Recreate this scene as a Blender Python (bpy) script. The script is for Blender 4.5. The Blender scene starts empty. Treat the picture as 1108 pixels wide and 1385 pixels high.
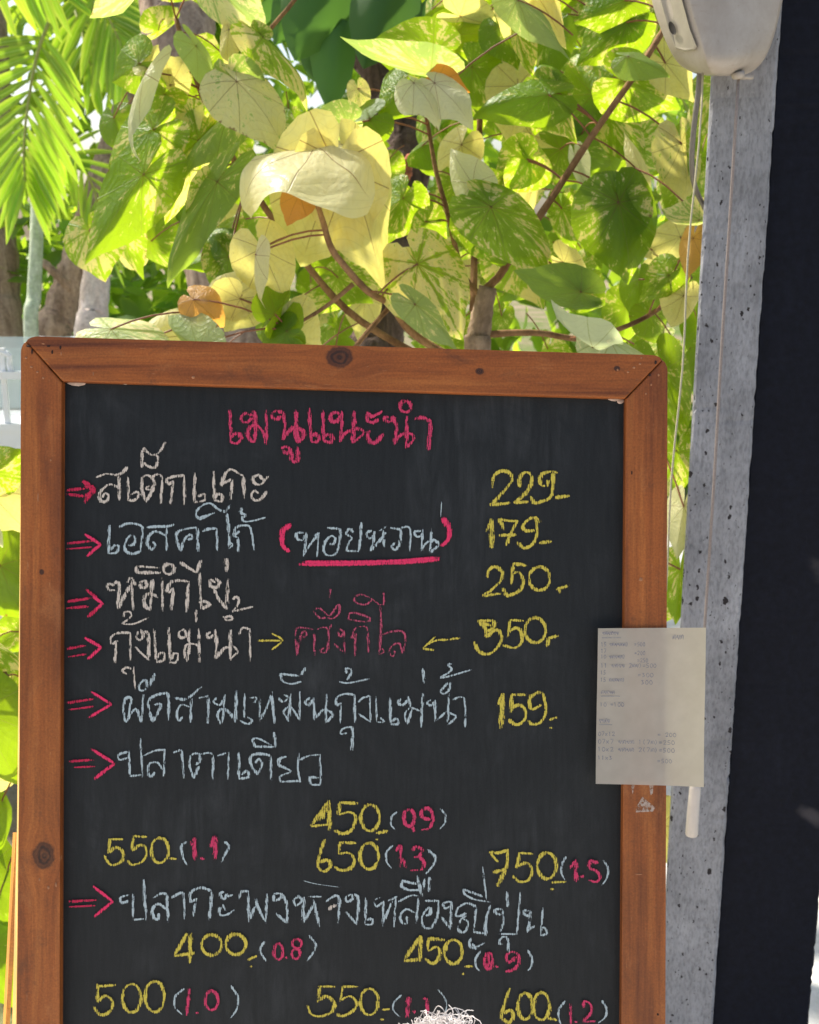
import bpy, bmesh, math, random
from math import sin, cos, pi, radians, sqrt, atan2, exp
from mathutils import Vector, Matrix, Quaternion

random.seed(7)
SC = bpy.context.scene
COL = SC.collection

# ------------------------------------------------------------------ camera
F = 1600.0                      # focal length in photo pixels
PITCH = radians(13.4)
CAM = Vector((0, 0, 1.52))
FWD = Vector((0, cos(PITCH), -sin(PITCH)))
RIGHT = Vector((1, 0, 0))
UP = Vector((0, sin(PITCH), cos(PITCH)))
DB = 1.107                      # distance to the menu board
S = DB / F                      # metres per photo pixel on the board

cam_data = bpy.data.cameras.new('camera')
cam = bpy.data.objects.new('camera', cam_data)
COL.objects.link(cam)
cam.location = CAM
cam.rotation_euler = (pi / 2 - PITCH, 0, 0)
cam_data.sensor_fit = 'HORIZONTAL'
cam_data.sensor_width = 36
cam_data.lens = 36 * F / 1108
cam_data.clip_start = 0.05
cam_data.clip_end = 500
cam_data.dof.use_dof = True
cam_data.dof.focus_distance = DB
cam_data.dof.aperture_fstop = 18
SC.camera = cam

# ------------------------------------------------------------------ light
SUN_AZ = radians(50)            # to the left of the view direction
SUN_EL = radians(52)
SUN_DIR = Vector((-sin(SUN_AZ) * cos(SUN_EL), cos(SUN_AZ) * cos(SUN_EL), sin(SUN_EL)))
world = bpy.data.worlds.new('World')
SC.world = world
world.use_nodes = True
wn = world.node_tree
sky = wn.nodes.new('ShaderNodeTexSky')
sky.sky_type = 'NISHITA'
sky.sun_disc = False
sky.sun_elevation = SUN_EL
sky.sun_rotation = -SUN_AZ
sky.dust_density = 3.0
sky.air_density = 1.0
sky.ozone_density = 1.0
wn.links.new(sky.outputs[0], wn.nodes['Background'].inputs['Color'])
wn.nodes['Background'].inputs['Strength'].default_value = 0.11
sun_data = bpy.data.lights.new('sun', 'SUN')
sun_data.energy = 4.4
sun_data.angle = radians(2.0)
sun_data.color = (1.0, 0.94, 0.84)
sun = bpy.data.objects.new('sun', sun_data)
COL.objects.link(sun)
sun.location = SUN_DIR * 30
sun.rotation_euler = SUN_DIR.to_track_quat('Z', 'Y').to_euler()
SC.view_settings.view_transform = 'Standard'
SC.view_settings.look = 'None'
SC.view_settings.exposure = 1.02
SC.view_settings.gamma = 1.0
SC.view_settings.use_white_balance = True
SC.view_settings.white_balance_temperature = 6500
SC.view_settings.white_balance_tint = 10
SC.cycles.max_bounces = 10
SC.cycles.transmission_bounces = 8
SC.cycles.transparent_max_bounces = 24


def P(px, py, d):
    """world point seen at photo pixel (px, py), d metres along the view axis"""
    return CAM + d * (FWD + ((px - 554) / F) * RIGHT + ((692.5 - py) / F) * UP)


# ------------------------------------------------------------------ helpers
def link(o, parent=None):
    COL.objects.link(o)
    if parent is not None:
        o.parent = parent
    return o


def tag(o, label=None, cat=None, group=None, kind=None):
    if label: o['label'] = label
    if cat: o['category'] = cat
    if group: o['group'] = group
    if kind: o['kind'] = kind
    return o


def empty(name, loc):
    o = bpy.data.objects.new(name, None)
    o.empty_display_size = 0.05
    link(o)
    o.location = loc
    return o


def mesh_obj(name, verts, faces, mat, parent=None, smooth=False, origin=None):
    me = bpy.data.meshes.new(name)
    off = Vector(origin) if origin is not None else Vector((0, 0, 0))
    me.from_pydata([tuple(Vector(v) - off) for v in verts], [], faces)
    if mat: me.materials.append(mat)
    if smooth:
        me.polygons.foreach_set('use_smooth', [True] * len(me.polygons))
    me.update()
    o = bpy.data.objects.new(name, me)
    link(o, parent)
    if origin is not None and parent is None:
        o.location = off
    return o


def bm_obj(name, bm, mat, parent=None, smooth=False):
    me = bpy.data.meshes.new(name)
    bmesh.ops.recalc_face_normals(bm, faces=bm.faces)
    bm.to_mesh(me)
    bm.free()
    if mat: me.materials.append(mat)
    if smooth:
        me.polygons.foreach_set('use_smooth', [True] * len(me.polygons))
    o = bpy.data.objects.new(name, me)
    return link(o, parent)


class MB:
    """collects simple shapes into one mesh"""
    def __init__(self):
        self.v = []; self.f = []

    def add(self, vs, fs):
        b = len(self.v)
        self.v += [Vector(x) for x in vs]
        self.f += [tuple(i + b for i in f) for f in fs]

    def box(self, c, s, rot=None):
        h = Vector(s) / 2
        pts = []
        for z in (-1, 1):
            for (x, y) in ((-1, -1), (1, -1), (1, 1), (-1, 1)):
                p = Vector((x * h.x, y * h.y, z * h.z))
                if rot: p = rot @ p
                pts.append(Vector(c) + p)
        self.add(pts, [(3, 2, 1, 0), (4, 5, 6, 7), (0, 1, 5, 4), (1, 2, 6, 5), (2, 3, 7, 6), (3, 0, 4, 7)])

    def tube(self, pts, rad, n=8, cap=True, jitter=0.0):
        pts = [Vector(p) for p in pts]
        m = len(pts)
        if not hasattr(rad, '__len__'): rad = [rad] * m
        rings = []
        prev = None
        for i, p in enumerate(pts):
            t = (pts[min(i + 1, m - 1)] - pts[max(i - 1, 0)])
            if t.length < 1e-9: t = Vector((0, 0, 1))
            t.normalize()
            if prev is None:
                a = Vector((0, 0, 1)) if abs(t.z) < 0.9 else Vector((1, 0, 0))
                x = t.cross(a).normalized()
            else:
                x = prev - t * prev.dot(t)
                if x.length < 1e-6: x = t.orthogonal()
                x.normalize()
            prev = x
            y = t.cross(x)
            ring = []
            for k in range(n):
                a = 2 * pi * k / n
                r = rad[i] * (1 + (random.uniform(-jitter, jitter) if jitter else 0))
                ring.append(p + (x * cos(a) + y * sin(a)) * r)
            rings.append(ring)
        vs = [v for r in rings for v in r]
        fs = []
        for i in range(m - 1):
            for k in range(n):
                fs.append((i * n + k, i * n + (k + 1) % n, (i + 1) * n + (k + 1) % n, (i + 1) * n + k))
        if cap:
            fs.append(tuple(range(n - 1, -1, -1)))
            fs.append(tuple((m - 1) * n + k for k in range(n)))
        self.add(vs, fs)

    def build(self, name, mat, parent=None, smooth=False, origin=None):
        return mesh_obj(name, self.v, self.f, mat, parent, smooth, origin)


def crom(pts, sub=6):
    """Catmull-Rom through points (any dimension, as Vectors)"""
    pts = [Vector(p) for p in pts]
    if len(pts) < 3:
        a, b = pts[0], pts[-1]
        return [a.lerp(b, i / sub) for i in range(sub + 1)]
    out = []
    for i in range(len(pts) - 1):
        p0 = pts[i - 1] if i else pts[0] * 2 - pts[1]
        p1, p2 = pts[i], pts[i + 1]
        p3 = pts[i + 2] if i + 2 < len(pts) else pts[-1] * 2 - pts[-2]
        for k in range(sub):
            t = k / sub
            out.append(0.5 * ((2 * p1) + (p2 - p0) * t + (2 * p0 - 5 * p1 + 4 * p2 - p3) * t * t + (3 * p1 - p0 - 3 * p2 + p3) * t ** 3))
    out.append(pts[-1])
    return out


# ------------------------------------------------------------------ materials
class NT:
    def __init__(self, name):
        self.m = bpy.data.materials.new(name)
        self.m.use_nodes = True
        self.t = self.m.node_tree
        self.t.nodes.clear()
        self.out = self.n('ShaderNodeOutputMaterial')

    def n(self, typ, **kw):
        nd = self.t.nodes.new(typ)
        for k, v in kw.items(): setattr(nd, k, v)
        return nd

    def set(self, sock, v):
        if isinstance(v, bpy.types.NodeSocket):
            self.t.links.new(v, sock)
        elif v is not None:
            if hasattr(v, '__len__') and len(v) == 3 and sock.type == 'RGBA': v = (*v, 1)
            sock.default_value = v

    def math(self, op, a, b=None, c=None, clamp=False):
        nd = self.n('ShaderNodeMath', operation=op)
        nd.use_clamp = clamp
        self.set(nd.inputs[0], a)
        if b is not None: self.set(nd.inputs[1], b)
        if c is not None: self.set(nd.inputs[2], c)
        return nd.outputs[0]

    def coord(self, which='Object'):
        return self.n('ShaderNodeTexCoord').outputs[which]

    def mapping(self, vec, scale=(1, 1, 1), loc=(0, 0, 0), rot=(0, 0, 0)):
        nd = self.n('ShaderNodeMapping')
        self.set(nd.inputs['Vector'], vec)
        nd.inputs['Scale'].default_value = scale
        nd.inputs['Location'].default_value = loc
        nd.inputs['Rotation'].default_value = rot
        return nd.outputs[0]

    def noise(self, vec, scale=1, detail=4, rough=0.55, dist=0.0, w=None):
        nd = self.n('ShaderNodeTexNoise')
        if w is not None:
            nd.noise_dimensions = '4D'
            self.set(nd.inputs['W'], w)
        self.set(nd.inputs['Vector'], vec)
        nd.inputs['Scale'].default_value = scale
        nd.inputs['Detail'].default_value = detail
        nd.inputs['Roughness'].default_value = rough
        nd.inputs['Distortion'].default_value = dist
        return nd.outputs[0]

    def ramp(self, fac, stops):
        nd = self.n('ShaderNodeValToRGB')
        self.set(nd.inputs[0], fac)
        cr = nd.color_ramp
        while len(cr.elements) < len(stops): cr.elements.new(0.5)
        for e, (p, c) in zip(cr.elements, stops):
            e.position = p
            e.color = (*c, 1) if hasattr(c, '__len__') else (c, c, c, 1)
        return nd.outputs[0]

    def smooth(self, x, a, b):
        nd = self.n('ShaderNodeMapRange', interpolation_type='SMOOTHSTEP')
        self.set(nd.inputs[0], x)
        self.set(nd.inputs[1], a)
        self.set(nd.inputs[2], b)
        return nd.outputs[0]

    def mix(self, fac, a, b, blend='MIX'):
        nd = self.n('ShaderNodeMix', data_type='RGBA', blend_type=blend)
        self.set(nd.inputs[0], fac)
        self.set(nd.inputs[6], a)
        self.set(nd.inputs[7], b)
        return nd.outputs[2]

    def sep(self, vec):
        nd = self.n('ShaderNodeSeparateXYZ')
        self.set(nd.inputs[0], vec)
        return nd.outputs

    def comb(self, x, y, z=0.0):
        nd = self.n('ShaderNodeCombineXYZ')
        self.set(nd.inputs[0], x); self.set(nd.inputs[1], y); self.set(nd.inputs[2], z)
        return nd.outputs[0]

    def attr(self, name):
        return self.n('ShaderNodeAttribute', attribute_name=name).outputs['Fac']

    def bump(self, h, strength=0.3, dist=0.01):
        nd = self.n('ShaderNodeBump')
        self.set(nd.inputs['Height'], h)
        nd.inputs['Strength'].default_value = strength
        nd.inputs['Distance'].default_value = dist
        return nd.outputs[0]

    def princ(self, color, rough=0.6, spec=0.5, normal=None, **kw):
        nd = self.n('ShaderNodeBsdfPrincipled')
        self.set(nd.inputs['Base Color'], color)
        self.set(nd.inputs['Roughness'], rough)
        self.set(nd.inputs['Specular IOR Level'], spec)
        if normal is not None: self.set(nd.inputs['Normal'], normal)
        for k, v in kw.items(): self.set(nd.inputs[k], v)
        return nd.outputs[0]

    def done(self, shader):
        self.t.links.new(shader, self.out.inputs['Surface'])
        return self.m


def mat_plain(name, color, rough=0.6, var=0.12, scale=30, spec=0.4, bump=0.15):
    m = NT(name)
    n = m.noise(m.coord(), scale, 5, 0.6)
    dark = tuple(c * (1 - var * 1.6) for c in color)
    lite = tuple(min(1, c * (1 + var)) for c in color)
    col = m.ramp(n, [(0.25, dark), (0.75, lite)])
    return m.done(m.princ(col, rough, spec, m.bump(n, bump, 0.004)))


def mat_wood(name, vertical, knots, c0, c1, c2):
    m = NT(name)
    p = m.coord()
    x, y, z = m.sep(p)
    across, along = (x, y) if vertical else (y, x)
    kmask = None
    for (kx, ky, r) in knots:
        dx = m.math('SUBTRACT', x, kx)
        dy = m.math('SUBTRACT', y, ky)
        if vertical: dy2 = m.math('MULTIPLY', dy, 0.8); dx2 = dx
        else: dx2 = m.math('MULTIPLY', dx, 0.8); dy2 = dy
        d = m.math('SQRT', m.math('ADD', m.math('MULTIPLY', dx2, dx2), m.math('MULTIPLY', dy2, dy2)))
        d = m.math('ADD', d, m.math('MULTIPLY', m.math('SUBTRACT', m.noise(p, 140, 3), 0.5), r * 0.5))
        g = m.math('EXPONENT', m.math('MULTIPLY', m.math('MULTIPLY', d, d), -1 / (1.9 * r) ** 2))
        off = dx if vertical else dy
        across = m.math('SUBTRACT', across, m.math('MULTIPLY', m.math('MULTIPLY', off, g), 0.92))
        core = m.math('SUBTRACT', 1.0, m.smooth(d, r * 0.72, r * 1.05))
        rings = m.math('MULTIPLY', m.math('SINE', m.math('MULTIPLY', d, 2.6 * 6.28 / r)), 0.12)
        core = m.math('MULTIPLY', core, m.math('ADD', 0.84, rings))
        kmask = core if kmask is None else m.math('MAXIMUM', kmask, core)
    v1 = m.comb(m.math('MULTIPLY', across, 55), m.math('MULTIPLY', along, 3.0), m.math('MULTIPLY', z, 40))
    n1 = m.noise(v1, 1.0, 5, 0.6, 0.6)
    v2 = m.comb(m.math('MULTIPLY', across, 420), m.math('MULTIPLY', along, 12), m.math('MULTIPLY', z, 300))
    n2 = m.noise(v2, 1.0, 3, 0.6)
    n3 = m.noise(p, 7, 4, 0.6)
    base = m.ramp(n1, [(0.28, c0), (0.5, c1), (0.72, c2)])
    fine = m.ramp(n2, [(0.3, 0.80), (0.62, 1.06)])
    col = m.mix(1.0, base, fine, 'MULTIPLY')
    col = m.mix(1.0, col, m.ramp(n3, [(0.3, 0.78), (0.7, 1.12)]), 'MULTIPLY')
    if kmask is not None:
        col = m.mix(kmask, col, (0.022, 0.010, 0.007))
    # worn scratches
    sv = m.comb(m.math('MULTIPLY', across, 900), m.math('MULTIPLY', along, 70), 0.0)
    sc = m.smooth(m.noise(sv, 1.0, 2, 0.5), 0.70, 0.76)
    col = m.mix(m.math('MULTIPLY', sc, 0.35), col, (0.55, 0.33, 0.17))
    wear = m.smooth(m.noise(m.comb(m.math('MULTIPLY', across, 38), m.math('MULTIPLY', along, 14), 7.0), 1.0, 6, 0.7, 0.5), 0.56, 0.74)
    col = m.mix(m.math('MULTIPLY', wear, 0.30), col, (0.50, 0.20, 0.065))
    grime = m.smooth(m.noise(p, 24, 6, 0.75, 0.6), 0.55, 0.72)
    col = m.mix(m.math('MULTIPLY', grime, 0.45), col, (0.075, 0.030, 0.014))
    mot = m.noise(p, 520, 3, 0.7)
    col = m.mix(1.0, col, m.ramp(mot, [(0.3, 0.80), (0.7, 1.18)]), 'MULTIPLY')
    b = m.math('ADD', m.math('MULTIPLY', n2, 0.5), n1)
    return m.done(m.princ(col, m.ramp(n3, [(0.3, 0.42), (0.7, 0.62)]), 0.35, m.bump(b, 0.25, 0.0015)))


def loc2(px, py):
    """photo pixel -> sign local (x, y)"""
    return ((px - 554) * S, (692.5 - py) * S - Y0)


Y0 = -(CAM.z - DB * sin(PITCH)) / cos(PITCH)     # board-plane height of the ground line


def knot(px, py, rpx):
    x, y = loc2(px, py)
    return (x, y, rpx * S)


WC = ((0.15, 0.037, 0.009), (0.315, 0.085, 0.015), (0.42, 0.130, 0.026))
M_TOP = mat_wood('stained_wood_across', False, [knot(460, 485, 16), knot(648, 504, 5), knot(832, 500, 4)], *WC)
M_SIDE = mat_wood('stained_wood_upright', True, [knot(64, 1153, 16), knot(61, 773, 3.5)], *WC)
M_EDGE = mat_wood('sunlit_wood_edge', True, [], (0.74, 0.36, 0.08), (0.82, 0.50, 0.15), (0.88, 0.60, 0.24))  # lighter copy of the frame wood, sunlit brightness put into the colour


def make_board_mat():
    m = NT('blackboard_paint')
    p = m.coord()
    v = m.mapping(p, (260, 26, 1))
    n1 = m.noise(v, 1.0, 4, 0.6)
    n2 = m.noise(p, 6, 5, 0.65, 0.8)
    n3 = m.noise(m.mapping(p, (60, 9, 1), (3, 1, 0)), 1.0, 5, 0.7, 0.5)
    col = m.ramp(n1, [(0.25, (0.0066, 0.0076, 0.0078)), (0.75, (0.0124, 0.0137, 0.0141))])
    grain = m.noise(p, 1100, 2, 0.7)
    col = m.mix(1.0, col, m.ramp(grain, [(0.25, (0.45, 0.5, 0.5)), (0.75, (1.6, 1.5, 1.5))]), 'MULTIPLY')
    dust = m.math('MULTIPLY', m.smooth(n2, 0.45, 0.75), m.smooth(n3, 0.35, 0.75))
    col = m.mix(m.math('MULTIPLY', dust, 0.06), col, (0.45, 0.46, 0.47))
    return m.done(m.princ(col, 0.62, 0.3, m.bump(n1, 0.25, 0.0008)))


M_BOARD = make_board_mat()
M_EDGE2 = mat_wood('sunlit_wood_orange_edge', True, [], (0.60, 0.20, 0.03), (0.72, 0.30, 0.05), (0.82, 0.44, 0.12))  # orange copy of the frame wood, its sunlit tone painted in


def mat_chalk(name, col, cover=0.5):
    m = NT(name)
    p = m.coord()
    e = m.attr('edge')                       # 0 at the middle of a stroke, 1 at its edge
    n1 = m.noise(m.mapping(p, (1150, 150, 1), rot=(0, 0, 0.16)), 1.0, 2, 0.5)
    n2 = m.noise(p, 700, 3, 0.6)
    n = m.math('ADD', m.math('MULTIPLY', n1, 0.8), m.math('MULTIPLY', n2, 0.2))
    n = m.math('ADD', n, m.math('MULTIPLY', m.math('SUBTRACT', m.noise(p, 75, 3, 0.6), 0.5), 0.30))
    e3 = m.math('POWER', e, 2.5)
    thr = m.math('ADD', 0.61 - 0.40 * cover, m.math('MULTIPLY', e3, 0.26))
    a = m.smooth(n, m.math('SUBTRACT', thr, 0.07), m.math('ADD', thr, 0.09))
    a = m.math('MULTIPLY', a, 0.93)
    c = m.mix(n2, tuple(x * 0.8 for x in col), tuple(min(1, x * 1.15) for x in col))
    bs = m.princ(c, 0.95, 0.05)
    tr = m.n('ShaderNodeBsdfTransparent').outputs[0]
    mx = m.n('ShaderNodeMixShader')
    m.set(mx.inputs[0], a)
    m.t.links.new(tr, mx.inputs[1])
    m.t.links.new(bs, mx.inputs[2])
    return m.done(mx.outputs[0])


CHALK = {

    'p': mat_chalk('pink_chalk', (0.62, 0.060, 0.135), 0.50),
    'd': mat_chalk('dull_pink_chalk', (0.47, 0.085, 0.14), 0.40),
    'h': mat_chalk('hot_pink_chalk', (0.78, 0.05, 0.135), 0.62),
    'r': mat_chalk('dark_pink_chalk', (0.56, 0.035, 0.085), 0.58),
    'w': mat_chalk('cream_chalk', (0.66, 0.56, 0.46), 0.50),
    'b': mat_chalk('pale_blue_chalk', (0.47, 0.54, 0.545), 0.50),
    'y': mat_chalk('yellow_chalk', (0.66, 0.52, 0.085), 0.52),
}


# ------------------------------------------------------------------ the setting
def ground_mat():
    m = NT('garden_ground')
    p = m.coord()
    n = m.noise(p, 0.8, 6, 0.6)
    n2 = m.noise(p, 14, 5, 0.7)
    c = m.ramp(n, [(0.35, (0.10, 0.16, 0.03)), (0.5, (0.22, 0.19, 0.11)), (0.68, (0.32, 0.26, 0.17))])
    c = m.mix(1.0, c, m.ramp(n2, [(0.3, 0.6), (0.7, 1.15)]), 'MULTIPLY')
    return m.done(m.princ(c, 0.95, 0.1, m.bump(n2, 0.6, 0.03)))


g = MB()
g.add([(-150, -60, 0), (150, -60, 0), (150, 260, 0), (-150, 260, 0)], [(0, 1, 2, 3)])
tag(g.build('ground', ground_mat()), kind='structure')


def pave_mat():
    m = NT('pale_concrete_paving')
    p = m.coord()
    n = m.noise(p, 2.5, 6, 0.6)
    n2 = m.noise(p, 60, 4, 0.6)
    c = m.ramp(n, [(0.3, (0.52, 0.50, 0.46)), (0.7, (0.72, 0.70, 0.66))])
    c = m.mix(1.0, c, m.ramp(n2, [(0.3, 0.88), (0.7, 1.05)]), 'MULTIPLY')
    return m.done(m.princ(c, 0.85, 0.2, m.bump(n2, 0.3, 0.004)))


M_PAVE = pave_mat()
g = MB()
g.add([(-6, -6, 0.004), (6, -6, 0.004), (6, 1.62, 0.004), (-6, 1.62, 0.004)], [(0, 1, 2, 3)])
tag(g.build('terrace_floor', M_PAVE), kind='structure')
g = MB()
g.add([(0.3, 1.62, 0.004), (6, 1.62, 0.004), (6, 6.5, 0.004), (0.3, 6.5, 0.004)], [(0, 1, 2, 3)])
tag(g.build('path', M_PAVE), kind='structure')

# ------------------------------------------------------------------ menu sign
sign = empty('menu_sign', CAM + DB * FWD + Y0 * UP)
SIGN_ROT = Matrix((RIGHT, UP, -FWD)).transposed()
sign.rotation_euler = SIGN_ROT.to_euler()
tag(sign, 'wooden framed blackboard menu with chalked Thai dishes and prices', 'menu board')


def L(px, py, z=0.0):
    x, y = loc2(px, py)
    return Vector((x, y, z))


def LB(px, py, z):
    k = (DB - z) / DB
    x, y = (px - 554) * S * k, (692.5 - py) * S * k
    return Vector((x, y - Y0, z))


TF = 0.010      # frame face in front of the board plane
BOT = 692.5 - Y0 / S * 0.995   # photo row of the ground line along the board


def rail(name, poly, mat, z0=-0.014, z1=TF, bev=0.0019):
    bm = bmesh.new()
    lo = [bm.verts.new(L(x, y, z0)) for x, y in poly]
    hi = [bm.verts.new(L(x, y, z1)) for x, y in poly]
    n = len(poly)
    bm.faces.new(lo[::-1]); bm.faces.new(hi)
    for i in range(n):
        bm.faces.new((lo[i], lo[(i + 1) % n], hi[(i + 1) % n], hi[i]))
    hs = set(hi)
    es = [e for e in bm.edges if e.verts[0] in hs and e.verts[1] in hs]
    bmesh.ops.bevel(bm, geom=es, offset=bev, segments=3, affect='EDGES', profile=0.5)
    o = bm_obj(name, bm, mat, sign)
    return o


# rounded outer corners, mitred joints
def arc(cx, cy, r, a0, a1, n=6):
    return [(cx + r * cos(radians(a0 + (a1 - a0) * i / n)), cy + r * sin(radians(a0 + (a1 - a0) * i / n))) for i in range(n + 1)]


rT = 22
tl = arc(33 + rT, 457 + rT, rT, 225, 270, 5)
tr = arc(900 - rT, 482 + rT, rT, -90, -45, 5)
rail('top_rail', tl + tr + [(843.4, 540.4), (88.6, 517.4)], M_TOP)
l_in = 84.5; r_in = 838
left_poly = arc(33 + rT, 457 + rT, rT, 180, 224, 5) + [(87.6, 518.2), (84.8, 1385), (83, 1640), (82, BOT), (19, BOT), (27, 1385), (31.2, 1000), (32.5, 700)]
rail('side_rail', left_poly, M_SIDE)
right_poly = arc(900 - rT, 482 + rT, rT, -44, 0, 5) + [(897, 1385), (896, BOT), (836, BOT), (837, 1640), (838, 1385), (844.2, 541)]
rail('side_rail', right_poly, M_SIDE)
rail('bottom_rail', [(84, 1585), (836.5, 1585), (836.5, 1640), (83.5, 1640)], M_TOP)
# blackboard panel, finely gridded so that it is not perfectly flat
bb = MB()
bb.add([L(80, 510, -0.001), L(850, 530, -0.001), L(845, 1600, -0.001), L(78, 1600, -0.001)], [(3, 2, 1, 0)])
bb.add([L(80, 510, -0.009), L(850, 530, -0.009), L(845, 1600, -0.009), L(78, 1600, -0.009)], [(0, 1, 2, 3)])
bb.build('blackboard', M_BOARD, sign)

# bright rim of the left upright: batten added and chamfered to catch the sun
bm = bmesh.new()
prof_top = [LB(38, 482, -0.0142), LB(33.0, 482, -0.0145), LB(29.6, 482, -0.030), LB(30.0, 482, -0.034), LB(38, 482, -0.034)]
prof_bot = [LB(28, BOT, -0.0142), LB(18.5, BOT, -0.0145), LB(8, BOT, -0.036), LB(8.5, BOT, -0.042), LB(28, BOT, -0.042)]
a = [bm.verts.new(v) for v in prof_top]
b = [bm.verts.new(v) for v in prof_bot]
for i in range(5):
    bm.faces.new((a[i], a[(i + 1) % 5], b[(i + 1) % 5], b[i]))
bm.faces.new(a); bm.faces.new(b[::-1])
bm_obj('sun_rim_batten', bm, M_EDGE, sign)

# rear leg of the easel, splayed to the left behind the frame
def splay(x0t, x0b, x1t, x1b, zt, zb):
    bm = bmesh.new()
    def ring(y, xa, xb, z):
        return [bm.verts.new(LB(xb + 5, y, z)), bm.verts.new(LB(xa + (xb - xa) * 0.8, y, z)),
                bm.verts.new(LB(xa, y, z - 0.020)), bm.verts.new(LB(xa + 0.5, y, z - 0.024)), bm.verts.new(LB(xb + 5, y, z - 0.024))]
    r1 = ring(1126, x0t, x1t, zt); r2 = ring(BOT - 60, x0b, x1b, zb)
    for i in range(5):
        bm.faces.new((r1[i], r1[(i + 1) % 5], r2[(i + 1) % 5], r2[i]))
    bm.faces.new(r1); bm.faces.new(r2[::-1])
    return bm


SL = (BOT - 60 - 1126) / (1385 - 1126)
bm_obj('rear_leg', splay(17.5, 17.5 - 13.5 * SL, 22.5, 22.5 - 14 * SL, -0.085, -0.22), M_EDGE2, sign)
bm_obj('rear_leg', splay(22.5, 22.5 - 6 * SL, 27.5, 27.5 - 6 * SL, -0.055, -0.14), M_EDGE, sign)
rb = MB()
rb.box(L(540, 1300, -0.075), (0.50, 0.04, 0.018))
rb.build('rear_brace', M_EDGE, sign)

# nail and filler spots at the mitres, plus chips at the corners of the board
M_FILL = mat_plain('pale_wood_filler', (0.40, 0.17, 0.075), 0.8, 0.2, 300)
M_NAIL = mat_plain('dark_nail_hole', (0.03, 0.014, 0.01), 0.9, 0.2, 300)


def spots(name, pts, mat, z=TF):
    mb = MB()
    for (px, py, rx, ry) in pts:
        vs = []; n = 9
        for ring, (k, h) in enumerate(((1.0, -0.0003), (0.75, 0.0005))):
            for i in range(n):
                aa = 2 * pi * i / n
                j = random.uniform(0.8, 1.15)
                vs.append(L(px + cos(aa) * rx * k * j, py + sin(aa) * ry * k * j, z + h))
        fs = [(i, (i + 1) % n, n + (i + 1) % n, n + i) for i in range(n)] + [tuple(range(n, 2 * n))]
        mb.add(vs, fs)
    return mb.build(name, mat, sign, smooth=True)


spots('filler_spots', [(40, 486, 2.2, 1.8), (47, 498, 2.4, 1.8), (55, 505, 2, 1.6), (63, 513, 1.8, 1.8), (63, 467, 2.5, 1.0), (87, 480, 1, 3),
                       (130, 507, 1, 3), (264, 512, 3, 2.5), (833, 502, 1.8, 1.8), (863, 494, 2, 1.6), (855, 499, 2.2, 1.8), (847, 505, 1.8, 1.5),
                       (888, 509, 1.6, 2), (878, 522, 1.4, 2), (871, 534, 1.6, 1.6), (865, 486, 1.6, 1.2),
                       (80, 1192, 1.6, 4), (70, 1196, 2, 3), (58, 1185, 1.4, 3), (56, 673, 1, 7), (73, 623, 1.5, 2), (864, 783, 3, 3), (861, 1178, 6, 1)], M_FILL)
spots('nail_holes', [(43, 470, 3.5, 1.6), (48, 478, 1.4, 4), (75, 478, 1.5, 3), (70, 470, 3, 1.5), (86, 472, 1.5, 3), (884, 492, 2, 3), (876, 509, 1.6, 2),
                     (887, 1366, 1.5, 2), (852, 640, 1, 3)], M_NAIL)
M_CHIP = mat_plain('pale_plaster_chip', (0.55, 0.40, 0.32), 0.9, 0.25, 260)
spots('plaster_chips', [(104, 517, 13, 5), (170, 518, 5, 2.6), (831, 539, 9, 4.5), (839, 543, 5, 4), (823, 536, 4, 3)], M_CHIP, z=0.0012)

# ------------------------------------------------------------------ chalk writing
def ell(cx, cy, rx, ry, a0=-110, n=14, over=20):
    return [(cx + rx * cos(radians(a0 + (360 + over) * i / n)), cy + ry * sin(radians(a0 + (360 + over) * i / n))) for i in range(n + 1)]


ZC = [0]


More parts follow.
